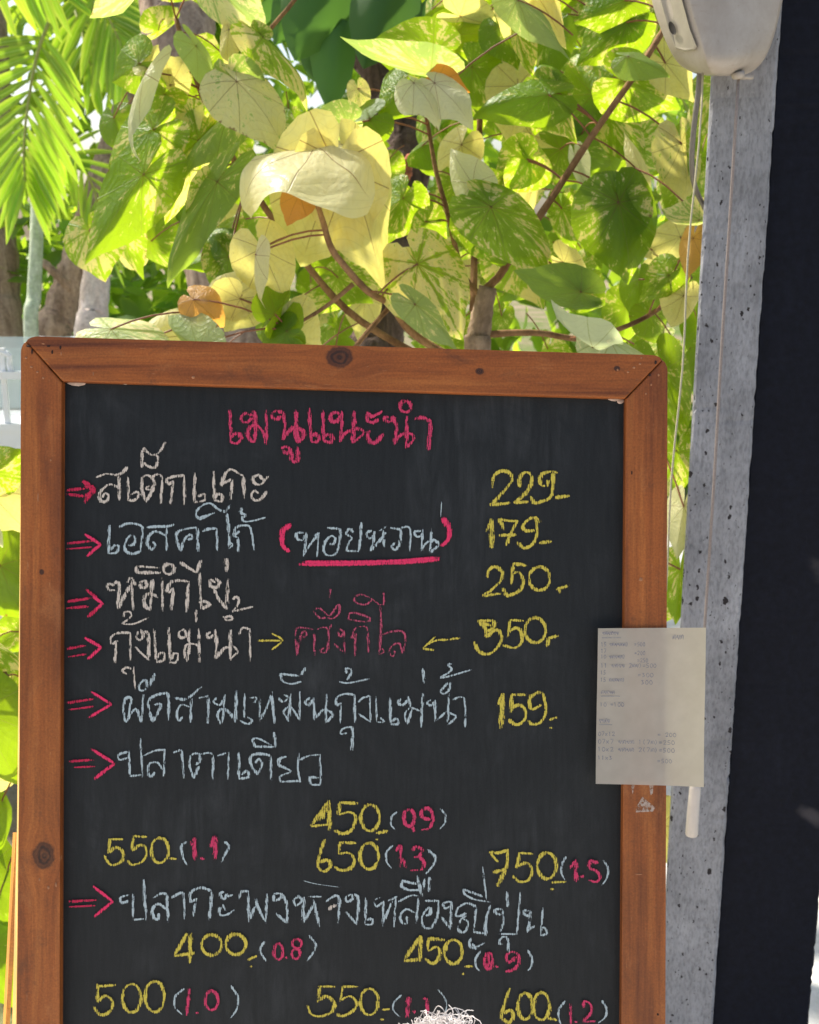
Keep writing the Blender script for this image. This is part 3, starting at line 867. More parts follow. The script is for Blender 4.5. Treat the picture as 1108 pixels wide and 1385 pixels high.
chalk('chalk_price', 'y', W(400, 1070, 240, 5.2,
    [(205, 60), (100, 215)], [(100, 218), (215, 205)], [(208, 60), (212, 240)], [(275, 70), (385, 75)], [(275, 75), (268, 145)], [(268, 145), (340, 130), (375, 165), (355, 235), (300, 265), (245, 245)], ell(465, 165, 58, 82),
    [(505, 262), (580, 245)], [(512, 300)], [(180, 300), (150, 400), (140, 465), (175, 500), (215, 470), (205, 430), (150, 440)],
    [(275, 320), (378, 322)], [(275, 322), (270, 390)], [(270, 390), (330, 385), (365, 420), (350, 475), (290, 495), (240, 470)], ell(460, 405, 58, 82))
  + W(400, 1070, 240, 9, [(195, 100), (150, 175)])
  + W(120, 1110, 240, 4.8, [(135, 115), (215, 115)], [(135, 115), (125, 200)], [(125, 200), (175, 165), (215, 200), (205, 255), (140, 275), (95, 215)],
    [(280, 95), (360, 100)], [(280, 95), (270, 185)], [(270, 185), (330, 150), (365, 190), (340, 250), (275, 275), (240, 250)], ell(445, 185, 54, 78), [(510, 235), (550, 238)])
  + W(650, 1130, 200, 5.4, [(130, 195), (70, 125)], [(70, 125), (140, 130), (205, 105)], [(205, 105), (195, 230), (130, 375)], [(95, 275), (195, 250)],
    [(290, 130), (390, 135)], [(290, 130), (275, 240)], [(265, 235), (340, 205), (385, 250), (360, 330), (290, 345), (240, 300)], ell(497, 225, 70, 98), [(540, 350), (635, 345)], [(540, 400)])
  + W(220, 1250, 220, 5.4, [(170, 60), (75, 220)], [(75, 215), (220, 195)], [(190, 60), (185, 260)], ell(335, 140, 68, 70), ell(500, 135, 68, 70), [(585, 240), (640, 215)], [(605, 285)])
  + W(530, 1250, 210, 5.4, [(205, 85), (90, 250)], [(90, 260), (210, 250)], [(205, 85), (205, 260)], [(260, 100), (375, 110)], [(260, 105), (258, 190)], [(258, 190), (320, 160), (345, 210), (320, 265), (280, 275), (240, 245)],
    ell(440, 195, 62, 86), [(525, 300), (580, 298)], [(515, 352)])
  + W(110, 1310, 230, 4.8, [(105, 115), (225, 105)], [(108, 100), (110, 215)], [(105, 215), (160, 175), (205, 215), (190, 275), (130, 300), (80, 245)], ell(330, 190, 60, 92), ell(480, 180, 62, 100))
  + W(400, 1310, 240, 4.8, [(145, 110), (245, 110)], [(150, 110), (140, 205)], [(140, 200), (190, 170), (240, 210), (230, 265), (160, 295), (100, 285), (75, 230)],
    [(290, 110), (385, 110)], [(295, 110), (280, 200)], [(280, 195), (340, 170), (380, 210), (360, 260), (290, 295), (260, 280)], ell(460, 205, 56, 82), [(545, 255), (585, 250)], [(540, 315)])
  + W(660, 1310, 180, 5.2, [(180, 165), (125, 330), (115, 400), (170, 445), (210, 400), (190, 345), (130, 370)], ell(310, 310, 62, 110), ell(445, 310, 66, 115), [(500, 410), (575, 425)]), gap=(12, 2))

# arrows at the left
chalk('chalk_arrow_head', 'h', W(90, 670, 300, 4.0, [(95, 195), (172, 245)], [(172, 245), (105, 302)]) + W(90, 750, 300, 4.0, [(130, 205), (182, 245)], [(182, 245), (150, 275)])
  + W(90, 810, 300, 4.2, [(95, 195), (175, 240)], [(175, 240), (108, 300)]) + W(90, 895, 300, 3.6, [(125, 150), (225, 212)], [(225, 212), (110, 280)])
  + W(80, 900, 288, 4.2, [(170, 435), (290, 510)], [(290, 510), (185, 590)]) + W(80, 900, 288, 3.8, [(180, 1150), (280, 1228)], [(280, 1228), (185, 1305)]), gap=(5, 5))
chalk('chalk_arrow', 'r', W(90, 590, 300, 5.5, [(5, 270), (90, 262)], [(5, 290), (85, 298)], [(85, 225), (145, 265)], [(145, 265), (90, 330)], [(95, 250), (130, 270), (95, 300)])
  + W(90, 670, 300, 4.2, [(5, 240), (130, 228)], [(5, 268), (125, 258)]) + W(90, 750, 300, 5.4, [(5, 235), (120, 218)], [(5, 268), (115, 258)], [(100, 175), (160, 225)], [(160, 265), (110, 310)])
  + W(90, 810, 300, 4.2, [(5, 250), (95, 232)], [(10, 290), (100, 275)]) + W(90, 895, 300, 4.2, [(5, 205), (135, 185)], [(10, 240), (140, 222)])
  + W(80, 900, 288, 4.4, [(50, 500), (180, 490)], [(75, 530), (185, 525)]) + W(80, 900, 288, 4.2, [(50, 1228), (195, 1220)], [(55, 1255), (190, 1248)]), gap=(14, 10))

# ------------------------------------------------------------------ paper note taped to the right upright
def paper_mat():
    m = NT('cream_paper')
    p = m.coord()
    n = m.noise(p, 60, 4, 0.6)
    n2 = m.noise(p, 900, 3, 0.6)
    c = m.ramp(n, [(0.3, (0.57, 0.49, 0.39)), (0.7, (0.66, 0.575, 0.465))])
    d = m.princ(c, 0.8, 0.2, m.bump(n2, 0.2, 0.0004))
    t = m.n('ShaderNodeBsdfTranslucent')
    m.set(t.inputs['Color'], (0.72, 0.62, 0.42))
    mx = m.n('ShaderNodeMixShader')
    mx.inputs[0].default_value = 0.38
    m.t.links.new(d, mx.inputs[1]); m.t.links.new(t.outputs[0], mx.inputs[2])
    return m.done(mx.outputs[0])


pc = [(806, 848), (950, 847), (947, 1060), (803, 1056)]
note_mat = sign.matrix_basis.copy()
NX, NY = 14, 18


def paper_z(u, v):
    return TF + 0.0022 + 0.0012 * sin(v * 5 + 1) + (0.006 * max(0, u - 0.65) ** 1.5 * 1.5) * (0.4 + v) + 0.003 * max(0, 0.35 - u) * v


def paper_pt(u, v, dz=0.0):
    x = (pc[0][0] * (1 - u) + pc[1][0] * u) * (1 - v) + (pc[3][0] * (1 - u) + pc[2][0] * u) * v
    y = (pc[0][1] * (1 - u) + pc[1][1] * u) * (1 - v) + (pc[3][1] * (1 - u) + pc[2][1] * u) * v
    return L(x, y, paper_z(u, v) + dz)


o0 = L(878, 955, TF)
vs = [paper_pt(i / NX, j / NY) - o0 for j in range(NY + 1) for i in range(NX + 1)]
fs = [(j * (NX + 1) + i, (j + 1) * (NX + 1) + i, (j + 1) * (NX + 1) + i + 1, j * (NX + 1) + i + 1) for j in range(NY) for i in range(NX)]
note = mesh_obj('paper_note', vs, fs, paper_mat(), None, True)
SM = Matrix.Translation(sign.location) @ SIGN_ROT.to_4x4()
note.matrix_world = SM @ Matrix.Translation(o0)
tag(note, 'cream paper note with handwritten lines taped to the right side of the blackboard frame', 'note')


def ink_mat():
    m = NT('blue_grey_ink')
    n = m.noise(m.coord(), 500, 2)
    return m.done(m.princ(m.ramp(n, [(0.3, (0.24, 0.225, 0.25)), (0.7, (0.44, 0.39, 0.35))]), 0.8, 0.1))


ink_v = []; ink_f = []
ri = random.Random(4)


def ink(pts, w=0.9):
    c = crom([Vector((x, y, 0)) for x, y in pts], 3)
    b = len(ink_v); n = len(c)
    for i, p in enumerate(c):
        t = c[min(i + 1, n - 1)] - c[max(i - 1, 0)]
        t = t.normalized() if t.length > 1e-6 else Vector((1, 0, 0))
        nr = Vector((-t.y, t.x, 0)) * w * 0.5
        for q in (p - nr, p + nr):
            u = (q.x / 923 * 180 + 790 - 805) / 144.0
            v = (q.y / 923 * 180 + 830 - 848) / 210.0
            ink_v.append(paper_pt(u, v, 0.0004) - o0)
    for i in range(n - 1):
        ink_f.append((b + 2 * i, b + 2 * i + 1, b + 2 * i + 3, b + 2 * i + 2))


G = {'1': [[(.1, .2), (.3, 0), (.35, 1)]], '0': [[(.5, 0), (.1, .3), (.2, .9), (.6, 1), (.9, .5), (.5, 0)]], '2': [[(0, .2), (.5, 0), (.8, .3), (.1, 1)], [(.1, 1), (.9, .95)]],
     '5': [[(.8, 0), (.2, 0)], [(.2, 0), (.15, .45), (.7, .5), (.7, .9), (0, 1)]], '=': [[(0, .4), (.8, .4)], [(0, .7), (.8, .7)]], 'x': [[(0, .3), (.7, 1)], [(.7, .3), (0, 1)]],
     '7': [[(0, 0), (.8, 0), (.3, 1)]], '3': [[(0, .1), (.6, .1), (.3, .45), (.8, .7), (.1, 1)]], '(': [[(.5, -.1), (.2, .5), (.5, 1.1)]], ')': [[(.1, -.1), (.4, .5), (.1, 1.1)]],
     '~': [[(0, 1), (.1, .2), (.4, .9), (.5, .2), (.9, .3), (.9, 1)]], 'w': [[(.2, .3), (0, .6), (.4, .6), (.3, .2), (.6, 1), (.9, .2)]], '^': [[(0, -.1), (.4, -.4), (.8, -.2)]], ' ': []}


def hand(x, y, text, h=26, w=19):
    for ch in text:
        for st in G[ch]:
            ink([(x + px * w * 0.85 + ri.uniform(-1, 1), y + py * h + ri.uniform(-1.2, 1.2)) for px, py in st], 4.0)
        x += w


hand(108, 112, 'w~w~ww'); ink([(105, 158), (235, 158)], 4)
hand(100, 190, '15 w~ww~~)  =500'); hand(100, 235, '17'); hand(330, 250, '=200')
hand(100, 275, '10 w~ww~)'); hand(350, 300, '=250'); hand(100, 335, '11 w~ww 2~w)=500', 28, 24); hand(100, 385, '15'); hand(355, 400, '=300', 28, 28); hand(100, 435, '15 ~w~w~)'); hand(350, 450, ' 300', 28, 28)
hand(105, 520, '~w~w~'); ink([(105, 562), (235, 562)], 4)
hand(100, 605, '10 =100', 28, 24)
hand(95, 715, 'ww~w', 32); ink([(95, 760), (185, 760)], 4)
hand(90, 810, '07x12', 26, 24); hand(500, 810, '= 200', 26, 26)
hand(90, 862, '07x7 w~w~ 1(7~)=250', 28, 28)
hand(90, 915, '10x2 w~w~ 2(7~)=500', 28, 28)
hand(90, 975, '11x3', 26, 26); hand(500, 990, '=500', 26, 26)
hand(590, 135, '~w~', 36, 26)
io = mesh_obj('handwriting', ink_v, ink_f, ink_mat(), note)


# old sticky tape left on the frame below the note
def tape_mat():
    m = NT('yellowed_tape')
    n = m.noise(m.coord(), 260, 4, 0.7)
    a = m.smooth(n, 0.38, 0.55)
    d = m.princ(m.ramp(n, [(0.4, (0.36, 0.22, 0.14)), (0.7, (0.62, 0.52, 0.44))]), 0.35, 0.5)
    t = m.n('ShaderNodeBsdfTransparent').outputs[0]
    mx = m.n('ShaderNodeMixShader')
    m.set(mx.inputs[0], m.math('MULTIPLY', a, 0.7)); m.t.links.new(t, mx.inputs[1]); m.t.links.new(d, mx.inputs[2])
    return m.done(mx.outputs[0])


tp = MB()
tp.add([L(x, y, TF + 0.0006) for x, y in ((866, 1074), (874, 1081), (884, 1088), (880, 1094), (857, 1095), (858, 1088))], [(5, 4, 3, 2, 1, 0)])
tp.add([L(x, y, TF + 0.0006) for x, y in ((851, 1058), (856, 1058), (853, 1071))], [(2, 1, 0)])
tp.add([L(x, y, TF + 0.0006) for x, y in ((875, 1058), (881, 1058), (880, 1070), (877, 1072))], [(3, 2, 1, 0)])
tp.build('tape_remnant', tape_mat(), sign)

# ------------------------------------------------------------------ concrete post and black post
def concrete_mat():
    m = NT('grey_concrete')
    p = m.coord()
    n1 = m.noise(p, 9, 6, 0.65)
    n2 = m.noise(m.mapping(p, (260, 260, 90)), 1.0, 4, 0.65)
    n3 = m.noise(m.mapping(p, (40, 40, 6)), 1.0, 4, 0.6)
    c = m.ramp(n1, [(0.3, (0.20, 0.20, 0.21)), (0.7, (0.345, 0.345, 0.36))])
    c = m.mix(1.0, c, m.ramp(n2, [(0.30, 0.68), (0.55, 1.08)]), 'MULTIPLY')
    c = m.mix(1.0, c, m.ramp(n3, [(0.3, 0.86), (0.7, 1.08)]), 'MULTIPLY')
    stn = m.smooth(m.noise(m.mapping(p, (22, 22, 2.6)), 1.0, 5, 0.7, 0.8), 0.52, 0.70)
    c = m.mix(m.math('MULTIPLY', stn, 0.30), c, (0.13, 0.12, 0.115))
    wob = m.n('ShaderNodeVectorMath', operation='ADD')
    jit = m.n('ShaderNodeTexNoise'); m.set(jit.inputs['Vector'], p); jit.inputs['Scale'].default_value = 220
    sc = m.n('ShaderNodeVectorMath', operation='SCALE'); m.t.links.new(jit.outputs['Color'], sc.inputs[0]); sc.inputs['Scale'].default_value = 0.006
    m.t.links.new(p, wob.inputs[0]); m.t.links.new(sc.outputs[0], wob.inputs[1])
    hole = None
    for (scl, thr, keep) in ((48, 0.14, 0.30), (105, 0.17, 0.20), (230, 0.20, 0.12)):
        v = m.n('ShaderNodeTexVoronoi')
        m.t.links.new(m.mapping(wob.outputs[0], (1, 1, 0.62)), v.inputs['Vector'])
        v.inputs['Scale'].default_value = scl
        r = m.sep(v.outputs['Color'])
        rad = m.math('MULTIPLY', m.math('ADD', 0.5, r[1]), thr)
        h = m.math('LESS_THAN', v.outputs['Distance'], rad)
        h = m.math('MULTIPLY', h, m.math('LESS_THAN', r[0], m.math('MULTIPLY', keep, m.ramp(m.noise(p, 11, 3), [(0.35, 0.3), (0.65, 1.8)]))))
        hole = h if hole is None else m.math('MAXIMUM', hole, h)
    c = m.mix(hole, c, (0.035, 0.03, 0.03))
    b = m.math('SUBTRACT', m.math('ADD', n2, m.math('MULTIPLY', n3, 0.4)), m.math('MULTIPLY', hole, 2.2))
    return m.done(m.princ(c, 0.9, 0.15, m.bump(b, 0.6, 0.004)))


def rough_post(name, x0, y0, x1, y1, depth, h, mat, chip, label, cat, seed):
    """square post whose front face runs (x0,y0)-(x1,y1); arrises chipped"""
    r = random.Random(seed)
    a = Vector((x0, y0, 0)); b = Vector((x1, y1, 0))
    fx = (b - a).normalized(); nb = Vector((-fx.y, fx.x, 0)) * depth
    mb = MB()
    NZ = 420
    inset = 0.0035
    prof = [a + nb, a + fx * 0 + nb.normalized() * inset, a + fx * inset, b - fx * inset, b + nb.normalized() * inset, b + nb]
    vs = []
    drift = [0.0] * 6
    for k in range(NZ + 1):
        z = h * k / NZ
        for i, p in enumerate(prof):
            q = p.copy()
            if i in (1, 2, 3, 4):
                drift[i] = drift[i] * 0.8 + r.uniform(-1, 1) * chip * 0.5
                amt = abs(drift[i]) + (r.random() < 0.035) * r.uniform(0.4, 2.2) * chip
                inward = (fx if i < 3 else -fx) * 1.0
                q += inward * amt + nb.normalized() * amt * 0.3
            vs.append((q.x, q.y, z))
    n = 6
    fs = []
    for k in range(NZ):
        for i in range(n):
            fs.append((k * n + i, k * n + (i + 1) % n, (k + 1) * n + (i + 1) % n, (k + 1) * n + i))
    fs.append(tuple(range(n - 1, -1, -1))); fs.append(tuple(NZ * n + i for i in range(n)))
    o = mesh_obj(name, vs, fs, mat, origin=((x0 + x1) / 2, (y0 + y1) / 2, 0))
    return tag(o, label, cat)


rough_post('concrete_post', 0.4215, 1.75, 0.5085, 1.729, 0.10, 3.4, concrete_mat(), 0.0017,
           'grey concrete post with pitted face and chipped edges behind the hanging fan cords', 'post', 3)


def black_mat():
    m = NT('dull_black_paint')
    p = m.coord()
    n = m.noise(p, 5, 5, 0.65)
    n2 = m.noise(p, 90, 5, 0.7)
    c = m.ramp(n2, [(0.3, (0.0020, 0.0026, 0.0056)), (0.7, (0.0056, 0.0070, 0.0145))])
    x, y, z = m.sep(p)
    st = None
    for (cx, cz, rx, rz) in ((0.066, 1.00, 0.055, 0.032), (0.058, 0.602, 0.030, 0.018)):
        dx = m.math('DIVIDE', m.math('SUBTRACT', x, cx), rx)
        dz = m.math('DIVIDE', m.math('ADD', m.math('SUBTRACT', z, cz), m.math('MULTIPLY', m.math('SUBTRACT', x, cx), 0.5)), rz)
        d = m.math('SQRT', m.math('ADD', m.math('MULTIPLY', dx, dx), m.math('MULTIPLY', dz, dz)))
        d = m.math('ADD', d, m.math('MULTIPLY', m.math('SUBTRACT', m.noise(p, 45, 4), 0.5), 0.9))
        s_ = m.math('SUBTRACT', 1.0, m.smooth(d, 0.25, 1.0))
        st = s_ if st is None else m.math('MAXIMUM', st, s_)
    c = m.mix(m.math('MULTIPLY', st, 0.30), c, (0.16, 0.14, 0.14))
    scr = m.smooth(m.noise(m.mapping(p, (420, 420, 14)), 1.0, 3, 0.6), 0.70, 0.78)
    c = m.mix(m.math('MULTIPLY', scr, 0.12), c, (0.10, 0.10, 0.12))
    dustb = m.math('MULTIPLY', m.smooth(n, 0.48, 0.70), m.smooth(m.noise(m.mapping(p, (30, 30, 5)), 1.0, 5, 0.7), 0.4, 0.75))
    c = m.mix(m.math('MULTIPLY', dustb, 0.10), c, (0.07, 0.08, 0.13))
    return m.done(m.princ(c, 0.7, 0.16, m.bump(n2, 0.2, 0.002)))


rough_post('black_post', 0.5095, 1.745, 0.672, 1.735, 0.16, 3.4, black_mat(), 0.0009,
           'wide black painted post standing right of the grey concrete post', 'post', 9)

web = MB()
web.tube(crom([P(1063, 50, 1.69), P(1072, 30, 1.69), P(1084, 23, 1.69), P(1094, 31, 1.69), P(1112, 35, 1.69)], 6), 0.0004, 5)
bw = [o_ for o_ in bpy.data.objects if o_.name == 'black_post'][0]
web.v = [v - bw.location for v in web.v]
web.build('cobweb_strand', mat_plain('grey_cobweb', (0.10, 0.10, 0.10), 0.9), bw)

# ------------------------------------------------------------------ wall fan (only its lower housing is in view)
def cream_mat():
    m = NT('aged_cream_plastic')
    p = m.coord()
    n = m.noise(p, 14, 6, 0.7, 0.6)
    n2 = m.noise(m.mapping(p, (40, 40, 160)), 1.0, 4, 0.65)
    c = m.ramp(n, [(0.3, (0.33, 0.275, 0.215)), (0.62, (0.42, 0.365, 0.305))])
    c = m.mix(m.math('MULTIPLY', m.smooth(n2, 0.58, 0.75), 0.35), c, (0.27, 0.21, 0.15))
    c = m.mix(m.math('MULTIPLY', m.smooth(m.noise(p, 150, 3), 0.68, 0.74), 0.5), c, (0.16, 0.12, 0.08))
    return m.done(m.princ(c, 0.4, 0.45, m.bump(n2, 0.04, 0.002)))


M_CREAM = cream_mat()
M_PANEL = mat_plain('grey_cream_panel', (0.34, 0.30, 0.23), 0.5, 0.10, 40, 0.4, 0.05)
M_DARK = mat_plain('dark_recess', (0.035, 0.03, 0.025), 0.9, 0.1, 30)
LV = [-260, -160, -60, 0, 30, 60, 78, 90, 98, 103]
LX = [838, 850, 868, 880.5, 890, 902, 911, 921, 936, 952]
RX = [1100, 1092, 1073, 1059, 1053, 1044, 1036, 1027, 1016, 1004]
KX = [896, 905, 920, 932, 941, 950, 955, 958, 962, 968]


def lerp_tab(tab, y):
    if y <= LV[0]: return tab[0]
    for i in range(len(LV) - 1):
        if y <= LV[i + 1]:
            t = (y - LV[i]) / (LV[i + 1] - LV[i])
            return tab[i] * (1 - t) + tab[i + 1] * t
    return tab[-1]


def fan_depth(x, y):
    l, k, r = lerp_tab(LX, y), lerp_tab(KX, y), lerp_tab(RX, y)
    fade = max(0.0, (y - 78) / 25.0) ** 2 * 0.03
    if x <= k:
        t = (x - l) / (k - l)
        return 1.605 - 0.075 * t - 0.006 * sin(pi * t) + fade
    t = (x - k) / (r - k)
    return 1.53 + 0.055 * t ** 1.6 - 0.012 * sin(pi * t) + fade


fan = empty('wall_fan', P(975, -60, 1.62))
tag(fan, 'cream plastic wall fan housing with pull cords at the top right', 'fan')
bpy.context.view_layer.update()
FO = fan.location
vs = []; fs = []
ts = [0.0, 0.06, 0.3, 0.6, 0.9, 1.0]
for y in LV:
    l, k, r = lerp_tab(LX, y), lerp_tab(KX, y), lerp_tab(RX, y)
    row = [(l + (k - l) * t) for t in ts] + [k + (r - k) * t for t in (0.08, 0.25, 0.5, 0.75, 0.94, 1.0)]
    for x in row: vs.append(P(x, y, fan_depth(x, y)) - FO)
    back = 1.69 - max(0, (y - 60) / 43.0) * 0.05
    vs.append(P(r, y, min(back, 1.70)) - FO); vs.append(P((l + r) / 2, y, back) - FO); vs.append(P(l, y, back) - FO)
n = 15
for j in range(len(LV) - 1):
    for i in range(n):
        fs.append((j * n + i, (j + 1) * n + i, (j + 1) * n + (i + 1) % n, j * n + (i + 1) % n))
b = (len(LV) - 1) * n
fs.append(tuple(b + i for i in range(n - 1, -1, -1)))
fs.append(tuple(range(n)))
h = mesh_obj('housing', vs, fs, M_CREAM, fan, True)
cw = h.data.attributes.new('crease_edge', 'FLOAT', 'EDGE')
vals = [0.0] * len(h.data.edges)
for e in h.data.edges:
    q0, q1 = e.vertices[0] % n, e.vertices[1] % n
    if q0 == q1 and q0 in (0, 5, 11): vals[e.index] = 0.75 if q0 == 5 else 0.35
cw.data.foreach_set('value', vals)
md = h.modifiers.new('smooth', 'SUBSURF'); md.levels = 2; md.render_levels = 2
# panel
pl = [(899, -70), (912, -70), (923, 0), (934, 40), (943, 63), (940, 68), (927, 70), (914, 66), (905, 45), (893, 0), (884, -40), (886, -70)]
mb = MB()
n = len(pl)
out = [P(x, y, fan_depth(x, y) - 0.003) - FO for x, y in pl]
cx = sum(p[0] for p in pl) / n; cy = sum(p[1] for p in pl) / n
inn = [P(x + (cx - x) * 0.05, y + (cy - y) * 0.04, fan_depth(x + (cx - x) * 0.05, y + (cy - y) * 0.04) - 0.0055) - FO for x, y in pl]
base = [P(x, y, fan_depth(x, y) + 0.004) - FO for x, y in pl]
mb.add(base + out + inn, [(i, (i + 1) % n, n + (i + 1) % n, n + i) for i in range(n)] + [(n + i, n + (i + 1) % n, 2 * n + (i + 1) % n, 2 * n + i) for i in range(n)] + [tuple(range(2 * n, 3 * n))])
mb.build('control_panel', M_PANEL, fan)
mb = MB()
mb.tube([P(909.5, 38, fan_depth(909.5, 38) - 0.0075) - FO, P(910, 38, fan_depth(910, 38) + 0.01) - FO], 0.0001, 12)
ce = P(909.5, 38, fan_depth(909.5, 38) - 0.0066) - FO
mb = MB()
e1 = (P(913, 47, fan_depth(913, 47) - 0.0066) - FO - ce); e2 = (P(913.5, 36.5, fan_depth(913.5, 36.5) - 0.0066) - FO - ce)
mb.add([ce + e1 * cos(a) + e2 * sin(a) for a in [2 * pi * i / 16 for i in range(16)]] + [ce + (e1 * cos(a) + e2 * sin(a)) * 0.7 + FWD * 0.004 for a in [2 * pi * i / 16 for i in range(16)]],
       [(i, (i + 1) % 16, 16 + (i + 1) % 16, 16 + i) for i in range(16)] + [tuple(range(16, 32))])
mb.build('screw_hole', M_DARK, fan)
# cord outlet
mb = MB()
mb.tube([P(998, 97, 1.565) - FO, P(999, 104, 1.567) - FO, P(999, 107, 1.568) - FO], [0.0085, 0.0085, 0.006], 14)
mb.box(P(1009, 104.5, 1.569) - FO, (0.018, 0.01, 0.005))
mb.build('cord_outlet', M_CREAM, fan, True)
M_CORD = mat_plain('pale_brown_cord', (0.27, 0.22, 0.195), 0.7, 0.15, 400)
M_CORD2 = mat_plain('yellowed_cord', (0.45, 0.40, 0.25), 0.7, 0.15, 400)
M_CABLE = mat_plain('grey_cable', (0.17, 0.15, 0.12), 0.5, 0.1, 200)
top = P(999, 105, 1.568)
lowz = P(938, 1062, 1.568 * 1.15).z
pts = [top + Vector((0.0015 * sin(i * 0.9) * (i / 16) * (1 - i / 16), 0, (lowz - top.z) * i / 16)) - FO for i in range(17)]
mb = MB(); mb.tube(pts, 0.0021, 8)
cord = mb.build('pull_cord', M_CORD, fan, True)
mb = MB()
hp = pts[-1]
mb.tube([hp + Vector((0, 0, 0.004)), hp, hp - Vector((0, 0, 0.006)), hp - Vector((0.001, 0, 0.05)), hp - Vector((0.001, 0, 0.082)), hp - Vector((0.001, 0, 0.0845))],
        [0.003, 0.0078, 0.0086, 0.0092, 0.0098, 0.0088], 16)
mb.build('cord_handle', mat_plain('ivory_plastic', (0.60, 0.53, 0.46), 0.4, 0.05, 60), cord, True)
a, b = P(951, 96, 1.585), P(899, 800, 1.60)
pts = [a.lerp(b, i / 14) + Vector((0.002 * sin(i), 0, 0)) - FO for i in range(15)]
mb = MB(); mb.tube(pts, 0.0014, 8); mb.build('pull_cord', M_CORD2, fan, True)
cp = crom([P(947, 92, 1.61), P(944, 130, 1.615), P(938, 180, 1.63), P(936, 225, 1.66), P(941, 255, 1.72), P(955, 285, 1.82), P(975, 330, 1.92)], 6)
mb = MB(); mb.tube([p - FO for p in cp], 0.0038, 10); mb.build('power_cable', M_CABLE, fan, True)

# ------------------------------------------------------------------ frizzy white fibre tuft at the bottom edge
def fibre_mat():
    m = NT('white_fibres')
    n = m.noise(m.coord(), 60, 2)
    return m.done(m.princ(m.ramp(n, [(0.3, (0.50, 0.45, 0.42)), (0.7, (0.76, 0.72, 0.69))]), 0.55, 0.4))


M_FIB = fibre_mat()
TC = P(598, 1440, 0.86)
tuft = empty('feather_duster', (TC.x, TC.y, 0.0))
tag(tuft, 'frizzy white tuft of curly fibres in front of the bottom of the blackboard', 'duster')
TO = tuft.location
mb = MB()
rt = random.Random(12)
RX_, RZ_ = 0.033, 0.027
for i in range(700):
    # a curl that starts on the ball and loops over its surface
    th = rt.uniform(0, 2 * pi); ph = math.acos(rt.uniform(-0.4, 1))
    nrm = Vector((sin(ph) * cos(th), sin(ph) * sin(th), cos(ph)))
    base = TC + Vector((nrm.x * RX_, nrm.y * RX_, nrm.z * RZ_)) * rt.uniform(0.75, 1.0)
    t1 = nrm.orthogonal().normalized()
    t1 = Quaternion(nrm, rt.uniform(0, 2 * pi)) @ t1
    t2 = nrm.cross(t1)
    r0 = rt.uniform(0.003, 0.011)
    turns = rt.uniform(0.7, 2.0)
    lift = rt.uniform(0.0005, 0.008)
    pts = []
    m_ = 16
    for k in range(m_ + 1):
        u = k / m_
        a = turns * 2 * pi * u
        pts.append(base + (t1 * cos(a) + nrm * sin(a) * 0.7) * r0 * (0.6 + 0.5 * u) + t2 * (u - 0.5) * r0 * 2.2 + nrm * lift * u)
    mb.tube(pts, rt.uniform(0.00022, 0.00038), 4, cap=False)
# one loose hair
mb.tube([p for p in crom([P(585, 1372, .86), P(592, 1361, .855), P(600, 1366, .85), P(606, 1380, .855)], 5)], 0.0003, 4)
core = []
nn = 16
cv = []; cf = []
for j in range(9):
    for i in range(nn):
        ph = pi * j / 8; th = 2 * pi * i / nn
        rr_ = 0.62
        cv.append(TC + Vector((RX_ * sin(ph) * cos(th), RX_ * sin(ph) * sin(th), RZ_ * cos(ph))) * rr_)
for j in range(8):
    for i in range(nn):
        cf.append((j * nn + i, j * nn + (i + 1) % nn, (j + 1) * nn + (i + 1) % nn, (j + 1) * nn + i))
mb.add(cv, cf)
mb.v = [v - TO for v in mb.v]
mb.build('fibre_head', M_FIB, tuft, True)
mb = MB()
mb.tube([Vector((0, 0, 0.0)), Vector((0, 0, TC.z - 0.02))], [0.008, 0.006], 10)
mb.build('handle', mat_plain('pale_cane', (0.45, 0.32, 0.18), 0.6), tuft, True)

# ------------------------------------------------------------------ white framed glass cabinet beyond the terrace (left edge)
CABD = 3.2
cabp = P(-70, 500, CABD)
cab = empty('display_cabinet', (cabp.x, cabp.y, 0))
tag(cab, 'white framed glass cabinet with a white base at the left edge behind the menu board', 'cabinet')
M_WHITE = mat_plain('white_paint', (0.80, 0.81, 0.82), 0.35, 0.04, 10)
gm = NT('greenish_glass')
gl = gm.n('ShaderNodeBsdfPrincipled')
gl.inputs['Base Color'].default_value = (0.62, 0.74, 0.74, 1); gl.inputs['Roughness'].default_value = 0.06
gl.inputs['Alpha'].default_value = 0.45
M_GLASS = gm.done(gl.outputs[0])
xr = (P(33, 520, CABD).x - cabp.x) - 0.06; xl = -0.30
zt = P(10, 470, CABD).z; zm = P(10, 580, CABD).z; zb2 = P(10, 507, CABD).z
mb = MB()
for x in (xl, P(5, 520, CABD).x - cabp.x, xr + 0.10):
    mb.box((x, 0, (zt + zm) / 2 - 0.02), (0.014, 0.014, zt - zm + 0.04))
    mb.box((x, 0.35, (zt + zm) / 2 - 0.02), (0.014, 0.014, zt - zm + 0.04))
for z in (zb2, zm):
    mb.box(((xl + xr + 0.1) / 2, -0.009, z), (xr + 0.1 - xl, 0.02, 0.02))
mb.tube(crom([Vector((xl, 0.0, zt)), Vector((xl + 0.2, 0, zt + 0.0)), Vector((P(2, 470, CABD).x - cabp.x, 0, zt - 0.01)), Vector((P(13, 482, CABD).x - cabp.x, 0, zt - 0.045)), Vector((P(15, 505, CABD).x - cabp.x, 0, zb2))], 5), 0.009, 8)
mb.build('frame', M_WHITE, cab)
mb = MB(); mb.box(((xl + xr + 0.1) / 2, 0.17, zm / 2 + 0.002), (xr + 0.1 - xl, 0.37, zm - 0.02)); mb.build('base', M_WHITE, cab)
mb = MB()
